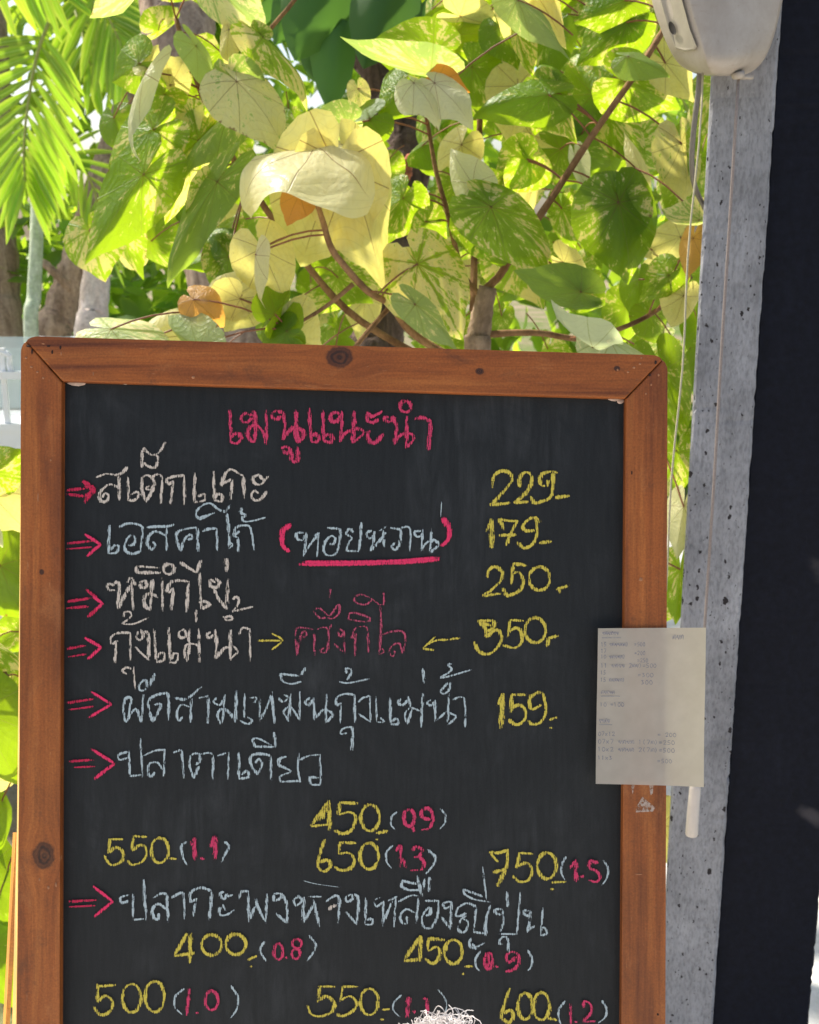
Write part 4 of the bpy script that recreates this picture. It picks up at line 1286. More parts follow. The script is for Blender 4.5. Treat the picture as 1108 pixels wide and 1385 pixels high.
mb.add([(xl, -0.003, zm), (xr + 0.1, -0.003, zm), (xr + 0.1, -0.003, zt), (xl, -0.003, zt)], [(0, 1, 2, 3)])
mb.add([(xl, 0.353, zm), (xr + 0.1, 0.353, zm), (xr + 0.1, 0.353, zt), (xl, 0.353, zt)], [(0, 1, 2, 3)])
mb.build('glass', M_GLASS, cab)
mb = MB()
for (x, w, hh) in ((P(9, 0, CABD).x - cabp.x, 0.03, 0.10), (P(20, 0, CABD).x - cabp.x, 0.025, 0.13), (-0.1, 0.05, 0.1)):
    mb.tube([(x, 0.15, zm + 0.012), (x, 0.15, zm + hh * 0.7), (x, 0.15, zm + hh * 0.85), (x, 0.15, zm + hh)], [w * 0.5, w * 0.5, w * 0.25, w * 0.22], 12)
mb.build('glassware', mat_plain('bluish_glassware', (0.45, 0.55, 0.56), 0.1), cab, True)

# ------------------------------------------------------------------ foliage materials
def leaf_material(name, green, green2, cream, creamT, greenT):
    m = NT(name)
    lu, lv = m.attr('lu'), m.attr('lv')
    cr, seed = m.attr('cream'), m.attr('seed')
    orange, pale = m.attr('orange'), m.attr('pale')  # pale: whitish leaf colour, also sky sheen painted onto upper faces
    th = m.n('ShaderNodeMath', operation='ARCTAN2')
    m.set(th.inputs[0], lu); m.set(th.inputs[1], lv)
    th = th.outputs[0]
    r = m.math('SQRT', m.math('ADD', m.math('MULTIPLY', lu, lu), m.math('MULTIPLY', lv, lv)))
    rs = m.math('MULTIPLY', r, 3.2)
    n1 = m.noise(m.comb(m.math('MULTIPLY', th, 7.0), rs, 0.0), 1.0, 4, 0.62, 0.4, w=m.math('MULTIPLY', seed, 37.0))
    n2 = m.noise(m.comb(m.math('ADD', m.math('MULTIPLY', lu, 15.0), m.math('MULTIPLY', th, 2.0)), m.math('MULTIPLY', lv, 7.5), 0.0), 1.0, 4, 0.68, 0.9, w=m.math('MULTIPLY', seed, 11.0))
    big = m.noise(m.comb(m.math('MULTIPLY', lu, 2.2), m.math('MULTIPLY', lv, 2.2), 0), 1.0, 2, 0.5, 0.0, w=m.math('MULTIPLY', seed, 71.0))
    nn = m.math('ADD', m.math('ADD', m.math('MULTIPLY', n1, 0.33), m.math('MULTIPLY', n2, 0.41)), m.math('MULTIPLY', big, 0.26))
    nn = m.math('ADD', m.math('MULTIPLY', m.math('SUBTRACT', nn, 0.5), 1.7), 0.5)
    sv0 = m.math('MULTIPLY', m.math('ABSOLUTE', m.math('SINE', m.math('MULTIPLY', th, 4.1))), r)
    nn = m.math('SUBTRACT', nn, m.math('MULTIPLY', m.math('SUBTRACT', 1.0, m.smooth(sv0, 0.0, 0.16)), m.math('MULTIPLY', 0.16, m.math('SUBTRACT', 1.0, m.smooth(cr, 0.55, 0.72)))))
    thr = m.math('SUBTRACT', 0.76, m.math('MULTIPLY', cr, 0.52))
    fl = m.smooth(nn, m.math('SUBTRACT', thr, 0.025), m.math('ADD', thr, 0.025))
    half = m.smooth(m.math('ADD', m.math('MULTIPLY', n1, 0.5), m.math('MULTIPLY', big, 0.5)), m.math('SUBTRACT', thr, 0.10), m.math('SUBTRACT', thr, 0.04))
    gcol = m.mix(half, green, green2)
    gcol = m.mix(m.smooth(m.noise(m.comb(lu, lv, 0), 3.0, 3, 0.5, 0, w=seed), 0.3, 0.7), gcol, tuple(c * 1.5 for c in green))
    # veins: seven main nerves fanning from the stalk, plus feathered side nerves
    sv = m.math('ABSOLUTE', m.math('SINE', m.math('MULTIPLY', th, 4.1)))
    vein = m.math('SUBTRACT', 1.0, m.smooth(m.math('MULTIPLY', sv, r), 0.008, 0.026))
    vein = m.math('MULTIPLY', vein, m.math('SUBTRACT', 1.0, m.smooth(r, 0.55, 0.85)))
    side = m.math('ABSOLUTE', m.math('SINE', m.math('ADD', m.math('MULTIPLY', r, 30.0), m.math('MULTIPLY', sv, 4.0))))
    sidev = m.math('SUBTRACT', 1.0, m.smooth(side, 0.0, 0.22))
    ccol = m.mix(m.smooth(n1, 0.3, 0.7), cream, tuple(min(1, c * 1.12) for c in cream))
    ccol = m.mix(m.math('MULTIPLY', m.smooth(n2, 0.42, 0.66), 0.45), ccol, (0.66, 0.50, 0.13))
    col = m.mix(fl, gcol, ccol)
    col = m.mix(m.math('MULTIPLY', pale, 0.7), col, (0.76, 0.77, 0.62))
    col = m.mix(orange, col, m.mix(n2, (0.46, 0.15, 0.02), (0.62, 0.30, 0.06)))
    col = m.mix(m.math('MULTIPLY', sidev, 0.10), col, (0.20, 0.22, 0.04))
    spots_ = m.math('MULTIPLY', m.smooth(m.noise(m.comb(lu, lv, 0), 14.0, 2, 0.5, 0, w=m.math('MULTIPLY', seed, 5.0)), 0.72, 0.76), 0.6)
    col = m.mix(spots_, col, (0.16, 0.10, 0.03))
    rim = m.attr('rim')
    br_ = m.smooth(m.math('ADD', rim, m.math('MULTIPLY', m.math('SUBTRACT', n1, 0.5), 0.9)), m.math('ADD', 1.02, m.math('MULTIPLY', seed, 0.28)), m.math('ADD', 1.06, m.math('MULTIPLY', seed, 0.28)))
    col = m.mix(m.math('MULTIPLY', br_, 0.75), col, (0.22, 0.11, 0.035))
    veinc = m.mix(m.smooth(r, 0.0, 0.4), (0.26, 0.055, 0.03), m.mix(m.smooth(cr, 0.5, 0.9), (0.26, 0.34, 0.08), (0.34, 0.24, 0.07)))
    col = m.mix(m.math('MULTIPLY', vein, 0.7), col, veinc)
    tcol = m.mix(fl, m.mix(half, greenT, tuple(c * 1.3 for c in greenT)), creamT)
    tcol = m.mix(m.math('MULTIPLY', m.smooth(n1, 0.40, 0.68), 0.35), tcol, m.mix(1.0, tcol, (0.62, 0.60, 0.55), 'MULTIPLY'))
    tcol = m.mix(m.math('MULTIPLY', pale, 0.7), tcol, (0.70, 0.74, 0.46))
    tcol = m.mix(orange, tcol, (0.72, 0.26, 0.02))
    tcol = m.mix(m.math('MULTIPLY', sidev, 0.16), tcol, (0.16, 0.20, 0.02))
    tcol = m.mix(m.math('MULTIPLY', vein, 0.75), tcol, m.mix(m.smooth(cr, 0.5, 0.9), (0.30, 0.34, 0.03), (0.24, 0.08, 0.02)))
    tcol = m.mix(m.math('MULTIPLY', br_, 0.75), tcol, (0.25, 0.10, 0.02))
    hgt = m.math('ADD', m.math('MULTIPLY', vein, -1.0), m.math('MULTIPLY', m.math('ADD', m.math('MULTIPLY', side, 0.3), n1), 0.35))
    bs = m.princ(col, 0.40, 0.5, m.bump(m.math('ADD', hgt, m.math('MULTIPLY', m.noise(m.comb(lu, lv, 0), 7.0, 4, 0.6, 0.5, w=seed), 0.9)), 0.55, 0.008))
    t = m.n('ShaderNodeBsdfTranslucent')
    m.set(t.inputs['Color'], tcol)
    mx = m.n('ShaderNodeMixShader')
    mx.inputs[0].default_value = 0.61
    m.t.links.new(bs, mx.inputs[1]); m.t.links.new(t.outputs[0], mx.inputs[2])
    return m.done(mx.outputs[0])


M_LEAF = leaf_material('variegated_leaf', (0.082, 0.162, 0.010), (0.21, 0.31, 0.035), (0.78, 0.73, 0.36), (0.88, 0.78, 0.19), (0.36, 0.52, 0.008))


def simple_leaf(name, col, tcol, rough=0.4, tr=0.45, stripe=0.0):
    m = NT(name)
    seed = m.attr('seed'); lu = m.attr('lu')
    n = m.noise(m.coord(), 20, 3)
    f = m.math('ADD', 0.65, m.math('MULTIPLY', seed, 0.75))
    cm = m.n('ShaderNodeVectorMath', operation='SCALE'); cm.inputs[0].default_value = col; m.set(cm.inputs['Scale'], f)
    tm = m.n('ShaderNodeVectorMath', operation='SCALE'); tm.inputs[0].default_value = tcol; m.set(tm.inputs['Scale'], f)
    c, tc = cm.outputs[0], tm.outputs[0]
    if stripe:
        e = m.smooth(m.math('ABSOLUTE', lu), 0.05, 0.5)
        c = m.mix(m.math('MULTIPLY', e, stripe), c, (0.5, 0.55, 0.10))
        tc = m.mix(m.math('MULTIPLY', e, stripe), tc, (0.75, 0.80, 0.12))
        mid = m.math('SUBTRACT', 1.0, m.smooth(m.math('ABSOLUTE', lu), 0.03, 0.10))
        c = m.mix(mid, c, (0.55, 0.6, 0.2))
    bs = m.princ(c, rough, 0.5)
    t = m.n('ShaderNodeBsdfTranslucent'); m.set(t.inputs['Color'], tc)
    mx = m.n('ShaderNodeMixShader'); mx.inputs[0].default_value = tr
    m.t.links.new(bs, mx.inputs[1]); m.t.links.new(t.outputs[0], mx.inputs[2])
    return m.done(mx.outputs[0])


M_HEDGE = simple_leaf('hedge_leaf', (0.13, 0.25, 0.025), (0.50, 0.72, 0.035), 0.5, 0.52)
M_DARKLEAF = simple_leaf('dark_glossy_leaf', (0.060, 0.145, 0.030), (0.14, 0.30, 0.04), 0.5, 0.35, 0.0)
M_PALM = simple_leaf('palm_leaflet', (0.15, 0.33, 0.02), (0.48, 0.80, 0.02), 0.35, 0.5, 0.6)


def bark(name, c0, c1, vs=3.0, bump=0.8):
    m = NT(name)
    p = m.coord()
    v = m.mapping(p, (26, 26, vs))
    n = m.noise(v, 1.0, 6, 0.65, 0.8)
    n2 = m.noise(p, 70, 4, 0.7)
    c = m.ramp(n, [(0.32, c0), (0.62, c1)])
    c = m.mix(1.0, c, m.ramp(n2, [(0.3, 0.7), (0.7, 1.15)]), 'MULTIPLY')
    return m.done(m.princ(c, 0.9, 0.15, m.bump(m.math('ADD', n, m.math('MULTIPLY', n2, 0.4)), bump, 0.02)))


M_BARK_DARK = bark('dark_bark', (0.040, 0.026, 0.020), (0.17, 0.115, 0.09))
M_BARK_GREY = bark('grey_brown_bark', (0.22, 0.145, 0.10), (0.50, 0.37, 0.27), 2.0, 0.5)
M_BARK_PINK = bark('pinkish_bark', (0.60, 0.47, 0.41), (0.80, 0.69, 0.63), 2.0, 0.4)
M_TWIG = bark('reddish_twig', (0.15, 0.075, 0.035), (0.33, 0.19, 0.09), 8.0, 0.4)
M_LIMB = bark('tan_limb', (0.17, 0.115, 0.075), (0.40, 0.29, 0.20), 8.0, 0.5)
M_PETIOLE = mat_plain('red_brown_petiole', (0.26, 0.10, 0.04), 0.5, 0.3, 60)
M_PALMSTEM = bark('palm_stem', (0.40, 0.48, 0.30), (0.62, 0.68, 0.52), 14.0, 0.2)

# ------------------------------------------------------------------ variegated hibiscus tree
RTAB = [(0, 1.0), (5, 0.90), (12, 0.80), (25, 0.72), (45, 0.66), (70, 0.61), (95, 0.57), (120, 0.53), (145, 0.47), (160, 0.40), (170, 0.30), (177, 0.12), (180, 0.05)]


def rtab(a):
    a = abs(a)
    for i in range(len(RTAB) - 1):
        if a <= RTAB[i + 1][0]:
            t = (a - RTAB[i][0]) / (RTAB[i + 1][0] - RTAB[i][0])
            return RTAB[i][1] * (1 - t) + RTAB[i + 1][1] * t
    return RTAB[-1][1]


ANG = [-178, -168, -155, -138, -120, -100, -80, -62, -45, -30, -18, -9, -3, 0, 3, 9, 18, 30, 45, 62, 80, 100, 120, 138, 155, 168, 178]
RINGS = [0.12, 0.3, 0.52, 0.76, 1.0]


class Leaves:
    def __init__(self):
        self.v = []; self.f = []
        self.a = {k: [] for k in ('lu', 'lv', 'cream', 'seed', 'orange', 'pale', 'rim')}
        self.bases = []

    def add(self, base, tip, width, roll=0.0, fold=0.0, droop=0.0, cream=0.4, orange=0.0, pale=0.0, wav=0.03, up=None, cup=0.0):
        r = random.random
        yv = tip - base
        ln = yv.length
        yv = yv / ln
        ref = up if up is not None else (CAM - base).normalized()
        xv = yv.cross(ref)
        if xv.length < 1e-5: xv = yv.orthogonal()
        xv.normalize()
        if up is None: roll += random.gauss(0, 0.16)
        xv = Quaternion(yv, roll) @ xv
        zv = xv.cross(yv)
        sx = width / 1.2
        ph = r() * 6.28; ph2 = r() * 6.28
        curl = random.uniform(-0.1, 0.75); tipc = random.uniform(-0.1, 0.5); fold = fold * random.uniform(0.8, 1.9)
        droop = droop * random.uniform(0.8, 1.7)
        seed = r()
        b = len(self.v)

        def put(u, v, rim=0.0):
            self.a['rim'].append(rim)
            rad = sqrt(u * u + v * v)
            x = u * sx
            y = v
            z = -(fold * abs(u) + curl * u * u * 1.6) * sx / max(ln, 1e-6) + cup * rad * rad - tipc * max(0.0, v - 0.45) ** 2 * 2.2
            z += wav * (sin(5 * atan2(u, v) + ph) * rad ** 1.5 + 0.6 * sin(9 * u + ph2) * abs(v))
            if droop:
                k = droop
                yy = sin(k * y) / k
                zz = -(1 - cos(k * y)) / k
                zz2 = zz + z * cos(k * y); yy2 = yy + z * sin(k * y)
                y, z = yy2, zz2
            self.v.append(base + xv * x + yv * (y * ln) + zv * (z * ln))
            self.a['lu'].append(u); self.a['lv'].append(v)
            self.a['cream'].append(cream); self.a['seed'].append(seed); self.a['orange'].append(orange); self.a['pale'].append(pale)

        put(0, 0)
        m = len(ANG)
        for ri_, rg in enumerate(RINGS):
            for a in ANG:
                R = rtab(a) * rg
                if ri_ == 4: R *= 1 + 0.02 * sin(a * 0.35 + ph)
                put(R * sin(radians(a)), R * cos(radians(a)), rg)
        for k in range(m - 1):
            self.f.append((b, b + 1 + k, b + 2 + k))
        for q in range(len(RINGS) - 1):
            for k in range(m - 1):
                i0 = b + 1 + q * m + k
                self.f.append((i0, i0 + m, i0 + m + 1, i0 + 1))
        self.bases.append((base, yv, zv, ln))

    def build(self, name, mat, parent, origin):
        o = mesh_obj(name, [v - origin for v in self.v], self.f, mat, parent, True)
        for k, vals in self.a.items():
            at = o.data.attributes.new(k, 'FLOAT', 'POINT')
            at.data.foreach_set('value', vals)
        return o


HT = Vector((P(650, 470, 2.05).x, P(650, 470, 2.05).y, 0))
hib = empty('hibiscus_tree', HT)
tag(hib, 'variegated hibiscus tree with green and cream heart shaped leaves behind the menu board', 'tree')

BR = []   # branch samples


def limb(mb, pix, r0, r1, sub=6, jit=0.06):
    pts = crom([P(*p) for p in pix], sub)
    n = len(pts)
    mb.tube([p - HT for p in pts], [r0 + (r1 - r0) * i / (n - 1) for i in range(n)], 8, jitter=jit)
    BR.extend(pts)


trunk = MB()
tp_ = [Vector((HT.x + 0.02, HT.y + 0.05, -0.02)), Vector((HT.x + 0.01, HT.y + 0.03, 0.4)), P(646, 520, 2.06), P(646, 470, 2.05), P(652, 425, 2.04), P(660, 388, 2.03)]
pts = crom(tp_, 8)
trunk.tube([p - HT for p in pts], [0.030 - 0.014 * i / (len(pts) - 1) for i in range(len(pts))], 12, jitter=0.08)
BR.extend(pts)
trunk.build('trunk', M_LIMB, hib, True)
lm = MB()
limb(lm, [(656, 392, 2.03), (676, 372, 2.02), (700, 335, 2.0), (745, 270, 1.98), (800, 185, 1.96), (868, 88, 1.95), (915, 10, 1.95), (950, -60, 1.95)], 0.0073, 0.0043)
limb(lm, [(650, 400, 2.03), (632, 380, 2.04), (620, 350, 2.05), (606, 290, 2.05), (590, 232, 2.06), (580, 175, 2.06), (574, 148, 2.06)], 0.0056, 0.0032)
limb(lm, [(640, 420, 2.2), (643, 300, 2.25), (648, 190, 2.25), (652, 110, 2.25), (655, 40, 2.25), (656, -40, 2.25)], 0.0070, 0.0043)
limb(lm, [(570, 440, 2.1), (530, 412, 2.0), (498, 394, 1.9), (468, 362, 1.86), (448, 335, 1.84), (437, 300, 1.83), (430, 278, 1.83)], 0.0066, 0.0043)
limb(lm, [(530, 412, 2.0), (560, 452, 2.05), (640, 500, 2.05)], 0.0063, 0.0079)
limb(lm, [(480, 470, 1.95), (505, 440, 1.97), (530, 412, 2.0)], 0.0042, 0.0043)
limb(lm, [(390, 445, 1.88), (440, 415, 1.9), (478, 384, 1.9)], 0.0024, 0.0043)
limb(lm, [(238, 25, 2.1), (255, 80, 2.1), (278, 140, 2.1), (305, 195, 2.1), (330, 238, 2.12), (380, 310, 2.2), (470, 420, 2.2), (600, 500, 2.15)], 0.0042, 0.0072)
limb(lm, [(660, 452, 2.05), (700, 450, 2.05), (735, 451, 2.06), (790, 458, 2.08), (850, 440, 2.1), (900, 412, 2.12), (935, 375, 2.15)], 0.0063, 0.0036)
limb(lm, [(420, -60, 2.1), (405, -10, 2.1), (350, 60, 2.1), (300, 150, 2.1)], 0.0042, 0.0036)
limb(lm, [(-40, 720, 2.0), (0, 760, 2.0), (30, 780, 2.0), (120, 860, 2.05), (400, 900, 2.1), (640, 760, 2.06)], 0.0035, 0.0079)
limb(lm, [(-20, 880, 2.0), (6, 910, 1.98), (22, 945, 1.98), (60, 1010, 2.02), (300, 980, 2.1), (640, 800, 2.06)], 0.0028, 0.0072)

LV_ = Leaves()


def lf(bx, by, tx, ty, w, d=1.95, dz=0.0, roll=0.0, fold=0.12, droop=0.35, cream=0.42, orange=0.0, pale=0.0, wav=0.05, cup=0.0, up=None):
    """leaf from its stalk (bx,by) to its tip (tx,ty); w = width in photo pixels"""
    b = P(bx, by, d); t = P(tx, ty, d + dz)
    LV_.add(b, t, w * d / F, roll, fold, droop, cream, orange, pale, wav, up, cup)


R = radians
# --- centre: the big cream leaf pair and its neighbours
lf(452, 222, 398, 385, 172, 1.86, 0.03, R(8), 0.12, 0.3, 1.0, cup=0.0)                 # pale yellow leaf hanging behind
lf(470, 225, 530, 385, 150, 1.87, 0.04, R(-14), 0.1, 0.3, 1.0)
def drape(rows, cream=1.0, pale=0.0, orange=0.0, nu=24, nv=18, wob=0.0022):
    """a leaf given by rows of (px, py, depth) control points, stalk end first"""
    g = [[P(*c) for c in r] for r in rows]
    fine = [crom(r, nu // (len(r) - 1)) for r in g]
    cols = [crom([fr[k] for fr in fine], nv // (len(rows) - 1)) for k in range(len(fine[0]))]
    b = len(LV_.v); m = len(cols); n = len(cols[0]); sd_ = random.random()
    ph = random.random() * 6
    for a in range(m):
        for c in range(n):
            u = a / (m - 1) * 2 - 1; v = c / (n - 1)
            LV_.v.append(cols[a][c] + Vector((0, 0, 1)) * wob * (sin(9 * u + ph + 5 * v) + 0.7 * sin(13 * v + 4 * u)))
            LV_.a['lu'].append(u * 0.6); LV_.a['lv'].append(v * 0.85 - 0.05)
            LV_.a['rim'].append(max(abs(u), abs(2 * v - 1)) * 0.9)
            LV_.a['cream'].append(cream); LV_.a['seed'].append(sd_); LV_.a['orange'].append(orange); LV_.a['pale'].append(pale)
    for a in range(m - 1):
        for c in range(n - 1):
            q = b + a * n + c
            LV_.f.append((q, q + 1, q + n + 1, q + n))


drape([[(345, 214, 1.885), (365, 205, 1.88), (395, 202, 1.875), (427, 196, 1.88), (455, 193, 1.875), (480, 193, 1.88), (492, 203, 1.885)],
       [(329, 228, 1.87), (352, 216, 1.85), (385, 212, 1.835), (420, 208, 1.83), (450, 210, 1.835), (484, 210, 1.85), (502, 226, 1.87)],
       [(324, 252, 1.86), (343, 238, 1.82), (372, 228, 1.795), (408, 228, 1.785), (446, 235, 1.79), (482, 236, 1.81), (507, 248, 1.845)],
       [(328, 280, 1.85), (343, 262, 1.80), (364, 248, 1.765), (396, 247, 1.75), (438, 264, 1.755), (476, 268, 1.775), (506, 268, 1.82)],
       [(340, 297, 1.84), (346, 284, 1.79), (358, 267, 1.75), (388, 261, 1.735), (432, 281, 1.735), (468, 294, 1.75), (497, 288, 1.80)]], pale=0.55)
lf(405, 262, 384, 306, 52, 1.83, 0.0, 0, 0.3, 0.4, 1.0, orange=0.85)
lf(354, 336, 395, 425, 92, 1.85, 0.03, R(20), 0.15, 0.3, 0.95)                          # yellow leaf lower left of it
lf(345, 345, 338, 420, 40, 1.83, 0.0, R(55), 0.3, 0.4, 1.0, pale=0.6)
lf(388, 448, 345, 470, 60, 1.86, 0.02, R(0), 0.1, 0.2, 0.0)
lf(372, 425, 408, 380, 70, 1.86, 0.05, R(25), 0.35, 0.3, 0.06)                          # grey-green leaf
lf(385, 455, 330, 455, 84, 1.87, 0.05, R(-15), 0.25, 0.3, 0.06)
lf(388, 447, 438, 480, 92, 1.9, 0.04, R(15), 0.1, 0.2, 0.92)
lf(325, 404, 302, 452, 84, 1.88, 0.02, R(0), 0.1, 0.3, 0.97)                             # yellow leaf with dark nerves
lf(322, 398, 262, 388, 74, 1.89, 0.02, R(10), 0.1, 0.3, 0.97)
lf(262, 405, 308, 445, 62, 1.84, -0.02, R(-10), 0.35, 0.7, 1.0, orange=0.75)
lf(180, 470, 262, 362, 92, 1.86, 0.10, R(-40), 0.25, 0.4, 0.80, pale=0.55)
lf(150, 445, 262, 470, 95, 1.84, -0.05, R(-45), 0.2, 0.4, 0.50, pale=0.5)
lf(270, 470, 200, 432, 72, 1.83, 0.05, R(-40), 0.3, 0.4, 0.25, pale=0.45)
lf(565, 357, 632, 462, 128, 1.90, 0.0, R(-10), 0.12, 0.3, 0.60)                         # half cream, half green
lf(562, 357, 540, 402, 74, 1.93, 0.0, R(12), 0.1, 0.2, 0.9)
lf(562, 412, 628, 472, 52, 1.86, 0.02, R(-35), 0.3, 0.3, 0.30, pale=0.35)
# --- left group
lf(188, 86, 140, 112, 82, 2.02, 0.05, R(15), 0.25, 0.4, 0.30)
lf(230, 115, 258, 70, 60, 2.02, 0.02, R(20), 0.1, 0.3, 0.85)
lf(198, 92, 215, 56, 42, 2.02, 0.0, R(-10), 0.1, 0.3, 0.8)
lf(196, 100, 131, 224, 34, 1.96, -0.03, R(66), 0.4, 0.35, 0.95, pale=0.9)
lf(208, 175, 126, 235, 92, 1.98, 0.06, R(18), 0.22, 0.35, 0.40)
lf(194, 236, 106, 358, 104, 1.97, 0.03, R(12), 0.2, 0.3, 0.33)
lf(222, 128, 200, 165, 76, 2.0, 0.03, R(-15), 0.3, 0.4, 0.38)
lf(312, 150, 212, 232, 62, 1.97, 0.02, R(52), 0.45, 0.4, 0.36, pale=0.15)
lf(268, 190, 225, 318, 76, 2.0, 0.05, R(-25), 0.2, 0.35, 0.55)
lf(294, 246, 199, 386, 70, 1.95, 0.02, R(36), 0.4, 0.5, 0.32, pale=0.10)
lf(283, 255, 262, 330, 66, 1.98, 0.05, R(-22), 0.15, 0.3, 0.62)
lf(310, 348, 268, 292, 96, 2.02, 0.03, R(8), 0.15, 0.3, 0.36)
lf(306, 345, 330, 268, 70, 2.04, 0.05, R(-12), 0.15, 0.3, 0.40)
lf(312, 340, 240, 362, 60, 2.03, 0.05, R(12), 0.2, 0.4, 0.30)
lf(265, 62, 314, 132, 66, 1.94, 0.05, R(-42), 0.35, 0.45, 0.22, pale=0.30)
lf(262, 160, 300, 215, 50, 2.0, 0.05, R(30), 0.25, 0.4, 0.5)
# --- top left
lf(215, -60, 165, 46, 120, 1.95, -0.06, R(-30), 0.35, 0.7, 0.44, pale=0.35)
lf(280, -50, 322, 52, 120, 1.96, -0.05, R(30), 0.35, 0.6, 0.55, pale=0.38)
lf(310, 40, 300, 92, 40, 1.98, 0.0, R(40), 0.3, 0.5, 0.9)
lf(330, 50, 340, 92, 34, 1.98, 0.0, R(40), 0.3, 0.5, 1.0, orange=0.6)
lf(320, 110, 404, 188, 104, 1.90, -0.03, R(-28), 0.25, 0.55, 0.72, pale=0.25)           # cream leaf
lf(310, 105, 330, 185, 78, 1.92, 0.02, R(25), 0.25, 0.5, 0.40, pale=0.2)
lf(356, 50, 450, 126, 48, 1.93, 0.0, R(-50), 0.5, 0.4, 0.55)                            # narrow folded yellow-green leaf
lf(352, 46, 338, 18, 34, 1.94, 0.0, R(10), 0.3, 0.3, 0.5)
# --- top centre
lf(586, 70, 488, 62, 92, 1.98, 0.0, R(10), 0.12, 0.25, 0.40)
lf(586, 72, 628, 95, 84, 1.985, 0.02, R(-15), 0.12, 0.25, 0.42)
lf(582, 98, 458, 76, 58, 1.90, -0.06, R(-38), 0.3, 0.35, 0.42, pale=0.30)               # bluish leaf, sky sheen painted in
lf(588, 112, 642, 155, 66, 1.86, -0.05, R(-25), 0.2, 0.6, 1.0, pale=1.0)                # pale cap leaf
lf(560, 112, 600, 150, 62, 1.87, -0.05, R(-30), 0.2, 0.6, 0.95, pale=0.95)
lf(592, 108, 636, 128, 44, 1.90, 0.0, R(5), 0.2, 0.5, 1.0, orange=0.95)
lf(545, 115, 505, 165, 80, 1.94, 0.02, R(10), 0.25, 0.4, 0.30)
lf(500, 160, 436, 200, 66, 1.96, 0.03, R(20), 0.3, 0.4, 0.18)
lf(470, 168, 405, 190, 60, 1.93, -0.02, R(-30), 0.3, 0.4, 0.45, pale=0.25)
lf(484, 120, 492, 160, 34, 1.98, 0.0, R(0), 0.2, 0.3, 0.7)
lf(545, 268, 508, 338, 74, 1.97, 0.02, R(15), 0.2, 0.3, 0.42)
lf(560, 262, 572, 300, 52, 2.0, 0.02, R(-15), 0.2, 0.3, 0.40)
lf(640, 250, 602, 192, 62, 1.94, 0.03, R(-10), 0.2, 0.3, 0.96, pale=0.85)
lf(575, 300, 612, 330, 62, 2.02, 0.04, R(0), 0.2, 0.3, 0.35)
# --- right group
lf(712, -30, 770, 62, 100, 1.95, 0.03, R(-12), 0.15, 0.3, 0.92)
lf(705, -20, 680, 60, 70, 1.97, 0.03, R(12), 0.15, 0.3, 0.85)
lf(700, 0, 782, 62, 50, 1.91, -0.03, R(-45), 0.4, 0.5, 0.3, pale=0.35)
lf(700, 45, 712, 112, 46, 1.98, 0.02, R(30), 0.3, 0.4, 0.50)
lf(845, 0, 775, 32, 96, 1.98, 0.03, R(5), 0.15, 0.3, 0.34)
lf(848, 30, 770, 92, 90, 2.0, 0.04, R(10), 0.15, 0.3, 0.32)
lf(850, 76, 910, 90, 50, 1.90, -0.03, R(-35), 0.35, 0.5, 0.12, pale=0.15)
lf(845, 110, 930, 148, 100, 1.99, 0.04, R(-10), 0.15, 0.3, 0.38)
lf(900, 85, 945, 140, 62, 1.97, 0.03, R(-20), 0.2, 0.3, 0.86)
lf(742, 128, 634, 142, 72, 1.92, -0.02, R(20), 0.35, 0.45, 0.26)
lf(742, 120, 788, 190, 88, 1.95, 0.02, R(-20), 0.25, 0.4, 0.42)
lf(744, 118, 725, 72, 64, 1.97, 0.02, R(0), 0.2, 0.3, 0.35)
lf(740, 130, 712, 188, 60, 1.96, 0.03, R(20), 0.25, 0.4, 0.45)
lf(712, 215, 660, 238, 74, 2.0, 0.03, R(0), 0.2, 0.4, 0.38)
lf(715, 218, 768, 250, 80, 2.0, 0.04, R(-15), 0.2, 0.4, 0.44)
lf(778, 212, 790, 262, 34, 2.05, 0.0, R(25), 0.25, 0.3, 1.0, pale=1.0)                  # white petal-like leaf
lf(664, 280, 778, 362, 104, 1.90, -0.02, R(-22), 0.25, 0.4, 0.42)
lf(660, 278, 632, 246, 60, 1.91, 0.0, R(10), 0.2, 0.3, 0.35)
lf(652, 300, 690, 372, 96, 1.96, 0.04, R(0), 0.15, 0.3, 0.30)
lf(655, 298, 612, 350, 84, 1.97, 0.05, R(15), 0.15, 0.3, 0.26)
lf(837, 274, 866, 394, 128, 1.90, 0.02, R(-12), 0.16, 0.35, 0.34)
lf(836, 272, 790, 352, 104, 1.91, 0.03, R(16), 0.16, 0.3, 0.38)
lf(840, 272, 905, 262, 96, 1.92, 0.05, R(-6), 0.16, 0.3, 0.12)
lf(838, 270, 800, 236, 60, 1.93, 0.04, R(6), 0.16, 0.3, 0.30)
lf(922, 194, 940, 288, 72, 1.93, 0.02, R(-16), 0.2, 0.35, 0.70)
lf(920, 194, 896, 268, 62, 1.94, 0.03, R(18), 0.2, 0.35, 0.35)
lf(760, 282, 770, 350, 58, 1.99, 0.04, R(10), 0.2, 0.3, 0.42)
lf(786, 395, 690, 372, 62, 1.88, -0.03, R(-25), 0.35, 0.4, 0.10, pale=0.10)
lf(786, 396, 822, 420, 70, 1.90, 0.0, R(-10), 0.3, 0.4, 0.30)
lf(802, 470, 730, 430, 68, 1.84, -0.06, R(-48), 0.3, 0.4, 0.28, pale=1.0)              # leaf at the frame, pale blue sky sheen painted in
lf(826, 462, 938, 525, 74, 1.84, -0.04, R(-42), 0.35, 0.5, 0.45, pale=0.85)
lf(830, 480, 770, 500, 60, 1.90, 0.0, R(0), 0.35, 0.5, 0.75)
lf(946, 298, 888, 300, 52, 1.90, 0.0, R(-20), 0.25, 0.4, 0.60, pale=0.25)
